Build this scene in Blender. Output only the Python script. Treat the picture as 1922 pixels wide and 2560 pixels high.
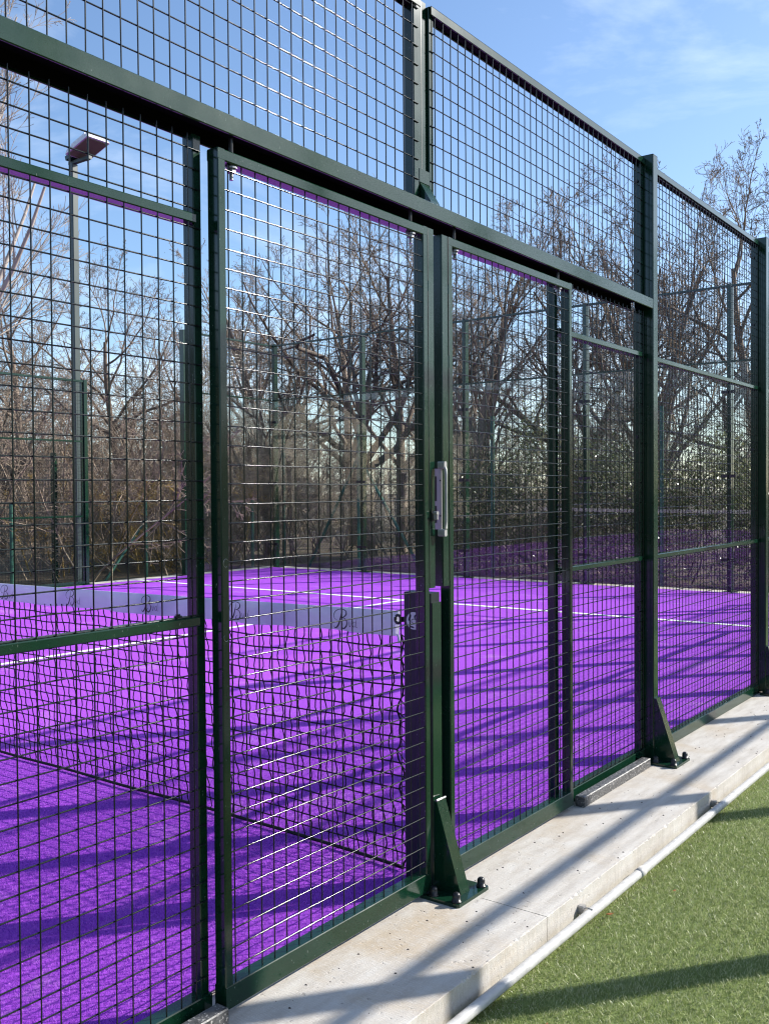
import bpy, bmesh, math, random
import numpy as np
from mathutils import Vector, Matrix

for _o in list(bpy.data.objects):
    bpy.data.objects.remove(_o)
SC = bpy.context.scene
COL = SC.collection

# ------------------------------------------------------------------ camera
cam_d = bpy.data.cameras.new("camera")
cam_d.sensor_fit = 'VERTICAL'
cam_d.sensor_height = 36.0
cam_d.lens = 36.0 * 2407.5 / 2560.0
cam_d.clip_start = 0.05
cam_d.clip_end = 3000.0
cam = bpy.data.objects.new("camera", cam_d)
COL.objects.link(cam)
_r = Vector((0.80035, 0.59949, -0.0068))
_u = Vector((-0.00647, 0.01998, 0.99978))
_f = Vector((-0.5995, 0.80013, -0.01987))
cam.matrix_world = Matrix(((_r.x, _u.x, -_f.x, 1.794), (_r.y, _u.y, -_f.y, -2.7086),
                           (_r.z, _u.z, -_f.z, 1.3312), (0, 0, 0, 1)))
SC.camera = cam

# ------------------------------------------------------------------ sky, sun, exposure
SUN = Vector((0.511, 0.682, 0.523)).normalized()
world = bpy.data.worlds.new("World")
SC.world = world
world.use_nodes = True
wn, wl = world.node_tree.nodes, world.node_tree.links
wn.clear()
w_out = wn.new("ShaderNodeOutputWorld")
w_bg = wn.new("ShaderNodeBackground")
w_bg.inputs[1].default_value = 0.118
w_sky = wn.new("ShaderNodeTexSky")
w_sky.sky_type = 'NISHITA'
w_sky.sun_disc = False
w_sky.sun_elevation = math.asin(SUN.z)
w_sky.sun_rotation = math.atan2(SUN.x, SUN.y)
w_sky.altitude = 50
w_sky.air_density = 1.0
w_sky.dust_density = 0.8
w_sky.ozone_density = 4.0
w_tc = wn.new("ShaderNodeTexCoord")
w_map = wn.new("ShaderNodeMapping")
w_map.inputs['Scale'].default_value = (1.1, 1.1, 3.2)
w_map.inputs['Location'].default_value = (0.6, 0.25, 0.3)
w_n1 = wn.new("ShaderNodeTexNoise")
w_n1.inputs['Scale'].default_value = 2.3
w_n1.inputs['Detail'].default_value = 9
w_n1.inputs['Roughness'].default_value = 0.58
w_n1.inputs['Distortion'].default_value = 0.6
w_rmp = wn.new("ShaderNodeMapRange")
w_rmp.inputs[1].default_value = 0.47
w_rmp.inputs[2].default_value = 0.80
w_rmp.inputs[3].default_value = 0.0
w_rmp.inputs[4].default_value = 0.55
w_mix = wn.new("ShaderNodeMix")
w_mix.data_type = 'RGBA'
w_mix.inputs[7].default_value = (6.6, 7.2, 8.0, 1)
wl.new(w_tc.outputs['Generated'], w_map.inputs[0])
wl.new(w_map.outputs[0], w_n1.inputs['Vector'])
wl.new(w_n1.outputs['Fac'], w_rmp.inputs[0])
wl.new(w_rmp.outputs[0], w_mix.inputs[0])
wl.new(w_sky.outputs[0], w_mix.inputs[6])
wl.new(w_mix.outputs[2], w_bg.inputs[0])
wl.new(w_bg.outputs[0], w_out.inputs[0])

sun_d = bpy.data.lights.new("sun", 'SUN')
sun_d.energy = 5.0
sun_d.angle = math.radians(0.53)
sun_d.color = (1.0, 0.955, 0.885)
sun = bpy.data.objects.new("sun", sun_d)
COL.objects.link(sun)
sun.rotation_mode = 'QUATERNION'
sun.rotation_quaternion = SUN.to_track_quat('Z', 'Y')
sun.location = SUN * 60

SC.view_settings.view_transform = 'Standard'
SC.view_settings.look = 'None'
SC.view_settings.gamma = 1.0
SC.view_settings.use_curve_mapping = False
SC.view_settings.exposure = 0.95
SC.cycles.use_denoising = True
SC.cycles.max_bounces = 8
SC.cycles.transparent_max_bounces = 24
SC.cycles.caustics_reflective = False
SC.cycles.caustics_refractive = False
SC.cycles.sample_clamp_indirect = 8.0
SC.cycles.filter_width = 1.2

# ------------------------------------------------------------------ materials
def mat(name):
    m = bpy.data.materials.new(name)
    m.use_nodes = True
    nt = m.node_tree
    b = nt.nodes.get("Principled BSDF")
    return m, nt, b

def noise(nt, scale, detail=4, rough=0.55, coord='Object', stretch=None, dist=0.0):
    tc = nt.nodes.new("ShaderNodeTexCoord")
    n = nt.nodes.new("ShaderNodeTexNoise")
    n.inputs['Scale'].default_value = scale
    n.inputs['Detail'].default_value = detail
    n.inputs['Roughness'].default_value = rough
    n.inputs['Distortion'].default_value = dist
    src = tc.outputs[coord]
    if coord == 'World':
        pass
    if stretch:
        mp = nt.nodes.new("ShaderNodeMapping")
        mp.inputs['Scale'].default_value = stretch
        nt.links.new(src, mp.inputs[0])
        src = mp.outputs[0]
    nt.links.new(src, n.inputs['Vector'])
    return n.outputs['Fac']

def ramp(nt, fac, stops):
    r = nt.nodes.new("ShaderNodeValToRGB")
    els = r.color_ramp.elements
    els[0].position, els[0].color = stops[0][0], (*stops[0][1], 1)
    els[1].position, els[1].color = stops[-1][0], (*stops[-1][1], 1)
    for p, c in stops[1:-1]:
        e = els.new(p)
        e.color = (*c, 1)
    nt.links.new(fac, r.inputs[0])
    return r.outputs[0]

def mixc(nt, fac, a, b, mode='MIX'):
    m = nt.nodes.new("ShaderNodeMix")
    m.data_type = 'RGBA'
    m.blend_type = mode
    for s, v in ((0, fac), (6, a), (7, b)):
        if isinstance(v, (int, float)):
            m.inputs[s].default_value = v
        elif isinstance(v, tuple):
            m.inputs[s].default_value = (*v, 1)
        else:
            nt.links.new(v, m.inputs[s])
    return m.outputs[2]

def bump(nt, b, fac, strength=0.3, dist=0.01):
    n = nt.nodes.new("ShaderNodeBump")
    n.inputs['Strength'].default_value = strength
    n.inputs['Distance'].default_value = dist
    nt.links.new(fac, n.inputs['Height'])
    nt.links.new(n.outputs[0], b.inputs['Normal'])

def rng01(nt, fac, a, b, lo=0.0, hi=1.0):
    m = nt.nodes.new("ShaderNodeMapRange")
    for i, v in ((1, a), (2, b), (3, lo), (4, hi)):
        m.inputs[i].default_value = v
    nt.links.new(fac, m.inputs[0])
    return m.outputs[0]

def simple(name, col, rough=0.5, metal=0.0, spec=0.5, var=0.0, vscale=20.0, coat=0.0):
    m, nt, b = mat(name)
    b.inputs['Roughness'].default_value = rough
    b.inputs['Metallic'].default_value = metal
    b.inputs['Specular IOR Level'].default_value = spec
    b.inputs['Coat Weight'].default_value = coat
    if var > 0:
        f = noise(nt, vscale, 5)
        lo = tuple(c * (1 - var) for c in col)
        hi = tuple(min(1, c * (1 + var)) for c in col)
        nt.links.new(ramp(nt, f, [(0.3, lo), (0.7, hi)]), b.inputs['Base Color'])
    else:
        b.inputs['Base Color'].default_value = (*col, 1)
    return m

def m_steel():
    m, nt, b = mat("green_paint")
    big = noise(nt, 6, 5)
    scr = noise(nt, 260, 3, stretch=(1, 1, 0.25))
    base = ramp(nt, big, [(0.3, (0.0036, 0.023, 0.0115)), (0.7, (0.0054, 0.030, 0.0155))])
    scr2 = noise(nt, 38, 6, 0.75, stretch=(1, 1, 0.12))
    chip0 = rng01(nt, scr, 0.70, 0.73)
    chip = mixc(nt, rng01(nt, scr2, 0.66, 0.72, 0, 0.35), chip0, (1, 1, 1))
    nt.links.new(mixc(nt, chip, base, (0.16, 0.19, 0.17)), b.inputs['Base Color'])
    nt.links.new(rng01(nt, big, 0.3, 0.7, 0.105, 0.15), b.inputs['Roughness'])
    b.inputs['Specular IOR Level'].default_value = 0.5
    bump(nt, b, noise(nt, 90, 2), 0.025, 0.001)
    return m

def m_turf(name, dark, mid, light, sand):
    m, nt, b = mat(name)
    fine = noise(nt, 420, 3, 0.7)
    med = noise(nt, 60, 4)
    big = noise(nt, 1.3, 5)
    c = ramp(nt, fine, [(0.25, dark), (0.5, mid), (0.8, light)])
    c = mixc(nt, rng01(nt, big, 0.35, 0.75, 0.0, 0.3), c, light)
    st = noise(nt, 240, 2)
    dr = noise(nt, 2.1, 7, 0.65, dist=0.8)
    c = mixc(nt, rng01(nt, dr, 0.57, 0.74, 0.0, 0.36), c, sand)
    c = mixc(nt, rng01(nt, st, 0.70, 0.78, 0.0, 0.35), c, sand)
    nt.links.new(c, b.inputs['Base Color'])
    b.inputs['Roughness'].default_value = 0.75
    b.inputs['Specular IOR Level'].default_value = 0.1
    bump(nt, b, mixc(nt, 0.5, fine, med), 0.75, 0.012)
    return m

def m_blade(name, c0, c1, c2, rough=0.55, trans=0.25):
    m, nt, b = mat(name)
    g = nt.nodes.new("ShaderNodeNewGeometry")
    nt.links.new(ramp(nt, g.outputs['Random Per Island'], [(0.0, c0), (0.55, c1), (1.0, c2)]), b.inputs['Base Color'])
    b.inputs['Roughness'].default_value = rough
    b.inputs['Specular IOR Level'].default_value = 0.3
    if trans:
        t = nt.nodes.new("ShaderNodeBsdfTranslucent")
        nt.links.new(b.inputs['Base Color'].links[0].from_socket, t.inputs[0])
        mx = nt.nodes.new("ShaderNodeMixShader")
        mx.inputs[0].default_value = trans
        out = nt.nodes["Material Output"]
        nt.links.new(b.outputs[0], mx.inputs[1])
        nt.links.new(t.outputs[0], mx.inputs[2])
        nt.links.new(mx.outputs[0], out.inputs[0])
    return m

def m_concrete():
    m, nt, b = mat("concrete")
    streak = noise(nt, 7, 8, 0.62, stretch=(3.2, 0.7, 1))
    brush = noise(nt, 60, 4, 0.6, stretch=(0.5, 4.0, 1))
    big = noise(nt, 1.7, 6, 0.6, dist=0.4)
    fine = noise(nt, 320, 3, 0.7)
    pits = noise(nt, 46, 3, 0.5)
    c = ramp(nt, streak, [(0.28, (0.43, 0.39, 0.34)), (0.5, (0.53, 0.495, 0.445)), (0.72, (0.60, 0.575, 0.53))])
    c = mixc(nt, rng01(nt, big, 0.50, 0.66, 0, 0.75), c, (0.44, 0.345, 0.23))
    c = mixc(nt, rng01(nt, brush, 0.52, 0.66, 0, 0.5), c, (0.62, 0.605, 0.575))
    c = mixc(nt, rng01(nt, fine, 0.56, 0.72, 0, 0.5), c, (0.26, 0.24, 0.22))
    c = mixc(nt, rng01(nt, pits, 0.70, 0.74, 0, 0.6), c, (0.20, 0.185, 0.165))
    nt.links.new(c, b.inputs['Base Color'])
    b.inputs['Roughness'].default_value = 0.9
    b.inputs['Specular IOR Level'].default_value = 0.2
    hh = mixc(nt, rng01(nt, pits, 0.66, 0.74), mixc(nt, 0.5, brush, fine), (0, 0, 0))
    bump(nt, b, hh, 0.55, 0.004)
    return m

def m_glass():
    m, nt, b = mat("court_glass")
    out = nt.nodes["Material Output"]
    nt.nodes.remove(b)
    fr = nt.nodes.new("ShaderNodeFresnel")
    fr.inputs[0].default_value = 1.48
    tr = nt.nodes.new("ShaderNodeBsdfTransparent")
    tr.inputs[0].default_value = (0.955, 0.975, 0.965, 1)
    gl = nt.nodes.new("ShaderNodeBsdfGlossy")
    gl.inputs['Roughness'].default_value = 0.004
    df = nt.nodes.new("ShaderNodeBsdfDiffuse")
    df.inputs[0].default_value = (0.6, 0.6, 0.57, 1)
    dust = nt.nodes.new("ShaderNodeMixShader")
    nt.links.new(rng01(nt, noise(nt, 3, 5), 0.4, 0.8, 0.004, 0.022), dust.inputs[0])
    mx = nt.nodes.new("ShaderNodeMixShader")
    geo = nt.nodes.new("ShaderNodeNewGeometry")
    ff = nt.nodes.new("ShaderNodeMath")
    ff.operation = 'SUBTRACT'
    ff.inputs[0].default_value = 1.0
    nt.links.new(geo.outputs['Backfacing'], ff.inputs[1])
    pr = nt.nodes.new("ShaderNodeMath")
    pr.operation = 'MULTIPLY'
    ff2 = nt.nodes.new("ShaderNodeMath")
    ff2.operation = 'MULTIPLY'
    ff2.inputs[1].default_value = 1.85
    nt.links.new(ff.outputs[0], ff2.inputs[0])
    nt.links.new(fr.outputs[0], pr.inputs[0])
    nt.links.new(ff2.outputs[0], pr.inputs[1])
    nt.links.new(pr.outputs[0], mx.inputs[0])
    nt.links.new(tr.outputs[0], mx.inputs[1])
    nt.links.new(gl.outputs[0], mx.inputs[2])
    nt.links.new(mx.outputs[0], dust.inputs[1])
    nt.links.new(df.outputs[0], dust.inputs[2])
    nt.links.new(dust.outputs[0], out.inputs[0])
    return m

def m_bark(name, c0, c1, c2, scale=5):
    m, nt, b = mat(name)
    f = noise(nt, scale, 6, 0.65)
    g = noise(nt, 0.45, 3)
    c = ramp(nt, f, [(0.3, c0), (0.5, c1), (0.75, c2)])
    c = mixc(nt, rng01(nt, g, 0.4, 0.7, 0, 0.4), c, c2)
    nt.links.new(c, b.inputs['Base Color'])
    b.inputs['Roughness'].default_value = 0.85
    b.inputs['Specular IOR Level'].default_value = 0.2
    return m

def m_tape():
    m, nt, b = mat("shade_tinted_tape")
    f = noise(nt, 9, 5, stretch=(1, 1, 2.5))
    c = ramp(nt, f, [(0.3, (0.64, 0.62, 0.76)), (0.7, (0.70, 0.69, 0.82))])  # lavender of shade and court bounce tinted into the white tape's colour
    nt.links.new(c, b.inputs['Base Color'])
    b.inputs['Roughness'].default_value = 0.45
    t = nt.nodes.new("ShaderNodeBsdfTranslucent")
    nt.links.new(c, t.inputs[0])
    mx = nt.nodes.new("ShaderNodeMixShader")
    mx.inputs[0].default_value = 0.24
    nt.links.new(b.outputs[0], mx.inputs[1])
    nt.links.new(t.outputs[0], mx.inputs[2])
    nt.links.new(mx.outputs[0], nt.nodes["Material Output"].inputs[0])
    return m

def m_galv():
    m, nt, b = mat("galvanised_steel")
    f = noise(nt, 45, 5, 0.7)
    s = noise(nt, 130, 2)
    c = ramp(nt, f, [(0.35, (0.05, 0.05, 0.05)), (0.6, (0.14, 0.14, 0.14))])
    c = mixc(nt, rng01(nt, s, 0.58, 0.66, 0, 0.8), c, (0.55, 0.53, 0.5))
    nt.links.new(c, b.inputs['Base Color'])
    b.inputs['Metallic'].default_value = 0.35
    nt.links.new(rng01(nt, f, 0.3, 0.7, 0.4, 0.65), b.inputs['Roughness'])
    bump(nt, b, s, 0.25, 0.002)
    return m

STEEL = m_steel()
WIRE = simple("green_wire_coating", (0.004, 0.009, 0.008), 0.15, 0.0, 0.42)
PURPLE = m_turf("purple_turf", (0.21, 0.034, 0.46), (0.335, 0.066, 0.60), (0.44, 0.11, 0.68), (0.60, 0.40, 0.58))
GREENTURF = m_turf("green_turf", (0.06, 0.10, 0.022), (0.17, 0.23, 0.068), (0.30, 0.35, 0.14), (0.36, 0.34, 0.22))
LINE = simple("white_line", (0.80, 0.78, 0.80), 0.8, 0, 0.2, 0.08, 200)
CONC = m_concrete()
GALV = m_galv()
GLASS = m_glass()
TAPE = m_tape()
BLACKP = simple("black_plastic", (0.012, 0.012, 0.013), 0.35, 0, 0.5)
CORD = simple("black_cord", (0.006, 0.006, 0.008), 0.7, 0, 0.3)
INK = simple("dark_ink", (0.012, 0.008, 0.03), 0.6)
NAVY = simple("post_paint", (0.008, 0.016, 0.018), 0.4, 0, 0.5, 0.2, 8)
ZINC = simple("zinc_bolt", (0.30, 0.30, 0.30), 0.38, 0.85)
ALU = simple("brushed_aluminium", (0.36, 0.355, 0.34), 0.45, 0.3, 0.5, 0.08, 60)
LOCKM = simple("lock_metal", (0.42, 0.41, 0.40), 0.38, 0.5)
PIPE = simple("white_pvc", (0.47, 0.465, 0.45), 0.42, 0, 0.5, 0.17, 22)
PALE = simple("pale_print", (0.62, 0.62, 0.66), 0.5)
LAMPM = simple("lamp_housing", (0.62, 0.62, 0.63), 0.4, 0.3, 0.5)
LAMPG = simple("lamp_lens", (0.12, 0.115, 0.06), 0.5, 0, 0.6)
MASTM = simple("mast_paint", (0.022, 0.042, 0.036), 0.4, 0, 0.5, 0.15, 3)
CLINK = simple("chain_link_coating", (0.02, 0.06, 0.042), 0.45)
CLPOST = simple("chain_link_post", (0.03, 0.11, 0.075), 0.5, 0, 0.4, 0.3, 12)
SOIL = m_turf("woodland_floor", (0.035, 0.026, 0.017), (0.085, 0.066, 0.045), (0.16, 0.13, 0.09), (0.24, 0.2, 0.14))
BARK_PALE = m_bark("pale_bark", (0.20, 0.165, 0.14), (0.36, 0.31, 0.27), (0.50, 0.45, 0.41))
BARK_BROWN = m_bark("brown_bark", (0.09, 0.068, 0.054), (0.18, 0.138, 0.108), (0.29, 0.235, 0.19))
BARK_DARK = m_bark("dark_bark", (0.045, 0.036, 0.029), (0.10, 0.08, 0.064), (0.18, 0.145, 0.115))
BARK_RED = m_bark("russet_twigs", (0.13, 0.098, 0.072), (0.24, 0.185, 0.135), (0.37, 0.30, 0.225))
BARK_YEL = m_bark("lichen_bark", (0.12, 0.08, 0.035), (0.28, 0.19, 0.07), (0.46, 0.34, 0.11))
DEADLEAF = m_blade("dry_leaf", (0.07, 0.04, 0.018), (0.15, 0.088, 0.035), (0.26, 0.165, 0.07), 0.7, 0.3)
LAUREL = m_blade("laurel_leaf", (0.04, 0.055, 0.018), (0.10, 0.115, 0.042), (0.24, 0.24, 0.12), 0.25, 0.35)
IVY = m_blade("ivy_leaf", (0.010, 0.02, 0.007), (0.02, 0.036, 0.012), (0.05, 0.07, 0.03), 0.4, 0.15)
FIBRE = m_blade("purple_fibre", (0.20, 0.026, 0.46), (0.34, 0.055, 0.60), (0.56, 0.16, 0.76), 0.5, 0.22)
GBLADE = m_blade("green_fibre", (0.15, 0.205, 0.05), (0.34, 0.395, 0.15), (0.68, 0.665, 0.44), 0.34, 0.28)
RENDERW = simple("cream_render", (0.78, 0.70, 0.55), 0.9, 0, 0.2, 0.08, 2)
ROOFM = simple("slate_roof", (0.10, 0.085, 0.08), 0.8, 0, 0.3, 0.25, 4)
WINM = simple("dark_pane", (0.02, 0.025, 0.03), 0.08, 0, 0.6)
FRAMEW = simple("white_frame", (0.7, 0.7, 0.68), 0.5)
SANDM = simple("sand_crumb", (0.42, 0.36, 0.27), 0.9, 0, 0.2, 0.25, 300)
PEBBLE = simple("dark_grit", (0.06, 0.05, 0.045), 0.9)
LEAFB = simple("fallen_leaf_brown", (0.34, 0.14, 0.05), 0.7, 0, 0.3, 0.3, 90)

# ------------------------------------------------------------------ mesh helpers
class MB:
    def __init__(s):
        s.v, s.f = [], []

    def add(s, vs, fs):
        o = len(s.v)
        s.v.extend(vs)
        s.f.extend([tuple(i + o for i in f) for f in fs])
        return s

    def box(s, x0, x1, y0, y1, z0, z1):
        vs = [(x, y, z) for x in (x0, x1) for y in (y0, y1) for z in (z0, z1)]
        return s.add(vs, [(0, 1, 3, 2), (4, 6, 7, 5), (0, 4, 5, 1), (2, 3, 7, 6), (0, 2, 6, 4), (1, 5, 7, 3)])

    def tube(s, x0, x1, y0, y1, z0, z1, axis, c=0.003):
        """rectangular hollow-section look: box whose four long edges are rounded off"""
        lo, hi = [x0, y0, z0], [x1, y1, z1]
        a, b = [i for i in range(3) if i != axis]
        pr = [(lo[a] + c, lo[b]), (hi[a] - c, lo[b]), (hi[a], lo[b] + c), (hi[a], hi[b] - c),
              (hi[a] - c, hi[b]), (lo[a] + c, hi[b]), (lo[a], hi[b] - c), (lo[a], lo[b] + c)]
        vs = []
        for e in (lo[axis], hi[axis]):
            for p, q in pr:
                t = [0, 0, 0]
                t[a], t[b], t[axis] = p, q, e
                vs.append(tuple(t))
        fs = [(i, (i + 1) % 8, 8 + (i + 1) % 8, 8 + i) for i in range(8)]
        fs += [tuple(range(7, -1, -1)), tuple(range(8, 16))]
        return s.add(vs, fs)

    def poly(s, pts, r, n=6, closed=False, cap=True):
        """round tube along a polyline; r is a number or one per point"""
        P = [Vector(p) for p in pts]
        m = len(P)
        R = r if isinstance(r, (list, tuple)) else [r] * m
        vs, fs = [], []
        for i in range(m):
            if closed:
                t = P[(i + 1) % m] - P[i - 1]
            else:
                t = P[min(i + 1, m - 1)] - P[max(i - 1, 0)]
            t.normalize()
            ref = Vector((0, 0, 1)) if abs(t.z) < 0.9 else Vector((1, 0, 0))
            a = t.cross(ref).normalized()
            b = t.cross(a)
            for k in range(n):
                w = 2 * math.pi * k / n
                q = P[i] + (a * math.cos(w) + b * math.sin(w)) * R[i]
                vs.append(tuple(q))
        for i in range(m if closed else m - 1):
            j = (i + 1) % m
            for k in range(n):
                l = (k + 1) % n
                fs.append((i * n + k, i * n + l, j * n + l, j * n + k))
        if cap and not closed:
            fs += [tuple(range(n - 1, -1, -1)), tuple(range((m - 1) * n, m * n))]
        return s.add(vs, fs)

    def prism(s, pts, d):
        """flat polygon pts (3-D) pushed along vector d"""
        n = len(pts)
        vs = [tuple(p) for p in pts] + [tuple(Vector(p) + Vector(d)) for p in pts]
        fs = [tuple(range(n - 1, -1, -1)), tuple(range(n, 2 * n))]
        fs += [(i, (i + 1) % n, n + (i + 1) % n, n + i) for i in range(n)]
        return s.add(vs, fs)

    def lathe(s, c, prof, n=14):
        vs, fs = [], []
        for (r, z) in prof:
            for k in range(n):
                w = 2 * math.pi * k / n
                vs.append((c[0] + r * math.cos(w), c[1] + r * math.sin(w), c[2] + z))
        for i in range(len(prof) - 1):
            for k in range(n):
                l = (k + 1) % n
                fs.append((i * n + k, i * n + l, (i + 1) * n + l, (i + 1) * n + k))
        fs += [tuple(range(n - 1, -1, -1)), tuple(range((len(prof) - 1) * n, len(prof) * n))]
        return s.add(vs, fs)

WORLD = {}

def mesh_of(name, mb, m, off=(0, 0, 0), smooth=False):
    me = bpy.data.meshes.new(name)
    if isinstance(mb, MB):
        o = off
        me.from_pydata([(a - o[0], b - o[1], c - o[2]) for a, b, c in mb.v], [], mb.f)
    else:
        V, F = mb
        me.from_pydata((np.asarray(V) - np.asarray(off)).tolist(), [], np.asarray(F).tolist())
    bm = bmesh.new()
    bm.from_mesh(me)
    bmesh.ops.recalc_face_normals(bm, faces=bm.faces)
    bm.to_mesh(me)
    bm.free()
    me.materials.append(m)
    if smooth:
        me.polygons.foreach_set('use_smooth', [True] * len(me.polygons))
    me.update()
    return me

def np_mesh(name, V, F, m):
    """fast mesh of triangles or quads from numpy arrays"""
    me = bpy.data.meshes.new(name)
    V = np.asarray(V, np.float32)
    F = np.asarray(F, np.int32)
    n, k = F.shape
    me.vertices.add(len(V))
    me.vertices.foreach_set('co', V.ravel())
    me.loops.add(n * k)
    me.loops.foreach_set('vertex_index', F.ravel())
    me.polygons.add(n)
    me.polygons.foreach_set('loop_start', np.arange(0, n * k, k, dtype=np.int32))
    me.polygons.foreach_set('loop_total', np.full(n, k, np.int32))
    me.update()
    me.validate()
    me.materials.append(m)
    return me

def put(name, me, parent=None, loc=None):
    o = bpy.data.objects.new(name, me)
    COL.objects.link(o)
    if parent is not None:
        o.parent = parent
    if loc is not None:
        o.location = loc
    return o

def tag(o, label=None, cat=None, group=None, kind=None):
    for k, v in (('label', label), ('category', cat), ('group', group), ('kind', kind)):
        if v:
            o[k] = v
    return o

def thing(name, loc, label, cat, group=None):
    o = bpy.data.objects.new(name, None)
    o.empty_display_size = 0.1
    COL.objects.link(o)
    o.location = loc
    WORLD[o] = tuple(loc)
    return tag(o, label, cat, group)

def part(name, mb, m, parent, smooth=False):
    """mesh given in world coordinates, hung under parent (whose world position is known)"""
    off = WORLD.get(parent, (0, 0, 0)) if parent is not None else (0, 0, 0)
    o = put(name, mesh_of(name, mb, m, off, smooth), parent)
    WORLD[o] = off
    return o

def solo(name, mb, m, label=None, cat=None, group=None, kind=None, loc=(0, 0, 0), smooth=False):
    o = put(name, mesh_of(name, mb, m, loc, smooth), None, loc)
    WORLD[o] = tuple(loc)
    return tag(o, label, cat, group, kind)

def copy_tree(o, parent=None):
    c = o.copy()
    COL.objects.link(c)
    c.parent = parent
    for ch in list(o.children):
        copy_tree(ch, c)
    return c

R2 = 0.002   # wire radius

def wires_yz(ys, zs, y0, y1, z0, z1, xv, xh, r=R2, n=6):
    """welded wire mesh in a plane x = const: verticals at ys on xv, horizontals at zs on xh, each a little out of true"""
    mb = MB()
    q = random.Random(int(1000 * (y0 + 20) + 10 * z0))
    near = n >= 6
    def jit(a):
        return q.gauss(0, a) if near else 0.0
    for y in ys:
        e = jit(0.0006)
        pts = [(xv, y + e + jit(0.0004), z0 + (z1 - z0) * t) for t in ((0, 0.33, 0.67, 1.0) if near else (0, 1.0))]
        mb.poly(pts, r, n, cap=False)
    for z in zs:
        e = jit(0.0006)
        pts = [(xh + jit(0.0003), y0 + (y1 - y0) * t, z + e + jit(0.0004)) for t in ((0, 0.25, 0.5, 0.75, 1.0) if near else (0, 1.0))]
        mb.poly(pts, r, n, cap=False)
    return mb

def wires_xz(xs, zs, x0, x1, z0, z1, yv, r=R2, n=4):
    mb = MB()
    for x in xs:
        mb.poly([(x, yv, z0), (x, yv, z1)], r, n, cap=False)
    for z in zs:
        mb.poly([(x0, yv - 2 * r, z), (x1, yv - 2 * r, z)], r, n, cap=False)
    return mb

def steps(a, b, first, pitch):
    k = math.ceil((a - first) / pitch)
    out = []
    while first + k * pitch <= b:
        out.append(first + k * pitch)
        k += 1
    return out

def frange(a, b, n):
    return [a + (b - a) * i / (n - 1) for i in range(n)]

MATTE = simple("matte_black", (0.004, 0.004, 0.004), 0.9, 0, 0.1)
# ================================================================== SETTING
def quad_sheet(x0, x1, y0, y1, z, nx=1, ny=1):
    mb = MB()
    vs = [(x0 + (x1 - x0) * i / nx, y0 + (y1 - y0) * j / ny, z) for j in range(ny + 1) for i in range(nx + 1)]
    fs = [(j * (nx + 1) + i, j * (nx + 1) + i + 1, (j + 1) * (nx + 1) + i + 1, (j + 1) * (nx + 1) + i)
          for j in range(ny) for i in range(nx)]
    return mb.add(vs, fs)

solo('ground', quad_sheet(-900, 900, -900, 900, -0.17), SOIL, kind='structure')
solo('artificial_grass', quad_sheet(0.36, 2.6, -12, 14, -0.115), GREENTURF, kind='structure')
court_base = MB().box(-10.62, -0.125, -10.4, 10.4, -0.20, -0.012)
solo('court_slab', court_base, CONC, kind='structure')
court = solo('court_surface', quad_sheet(-10.24, -0.115, -10.02, 10.02, 0.0), PURPLE, kind='structure')

def line_sheet(x0, x1, y0, y1):
    o = part('court_line', quad_sheet(x0, x1, y0, y1, 0.004), LINE, court)
    return o
line_sheet(-10.22, -0.135, 6.905, 6.995)
line_sheet(-10.22, -0.135, -6.995, -6.905)
line_sheet(-5.185, -5.115, 0.05, 6.904)
line_sheet(-5.185, -5.115, -6.904, -0.05)

# concrete plinth under the near fence: separate cast lengths with open joints
plinth = solo('concrete_plinth', MB().box(-0.124, 0.372, -11.9, 11.9, -0.30, -0.030), CONC, kind='structure')
def slab(y0, y1):
    mb = MB()
    x0, x1, z0, z1, c = -0.124, 0.385, -0.30, -0.015, 0.0015
    n = max(2, int((y1 - y0) / 0.014))
    rnd = random.Random(int(y0 * 100))
    vs, fs = [], []
    for i in range(n + 1):
        y = y0 + (y1 - y0) * i / n
        e = rnd.uniform(-0.0004, 0.0004)
        k = rnd.choice([0, 0, 0.001, 0.002, 0.004, 0.007]) if rnd.random() < 0.35 else 0
        vs += [(x0, y, z1), (x1 - c - k + e, y, z1), (x1 + e, y, z1 - c - k), (x1 + e * 0.5, y, z0)]
    for i in range(n):
        a = 4 * i
        fs += [(a, a + 1, a + 5, a + 4), (a + 1, a + 2, a + 6, a + 5), (a + 2, a + 3, a + 7, a + 6)]
    fs += [(0, 3, 2, 1), (4 * n, 4 * n + 1, 4 * n + 2, 4 * n + 3)]
    mb.add(vs, fs)
    part('slab', mb, CONC, plinth)
for a, b in ((-11.9, -5.99), (-5.985, -2.99), (-2.985, 0.013), (0.0165, 3.01), (3.0135, 6.01), (6.0135, 9.0), (9.004, 11.9)):
    slab(a, b)
solo('neighbour_plinth', MB().box(2.02, 2.52, -11.9, 13.9, -0.30, -0.015), CONC, kind='structure')

# ================================================================== NEAR FENCE
fence = thing('court_fence', (0, 0, 0), 'dark green mesh court fence with posts and transom beam holding the sliding gates', 'fence')

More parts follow.
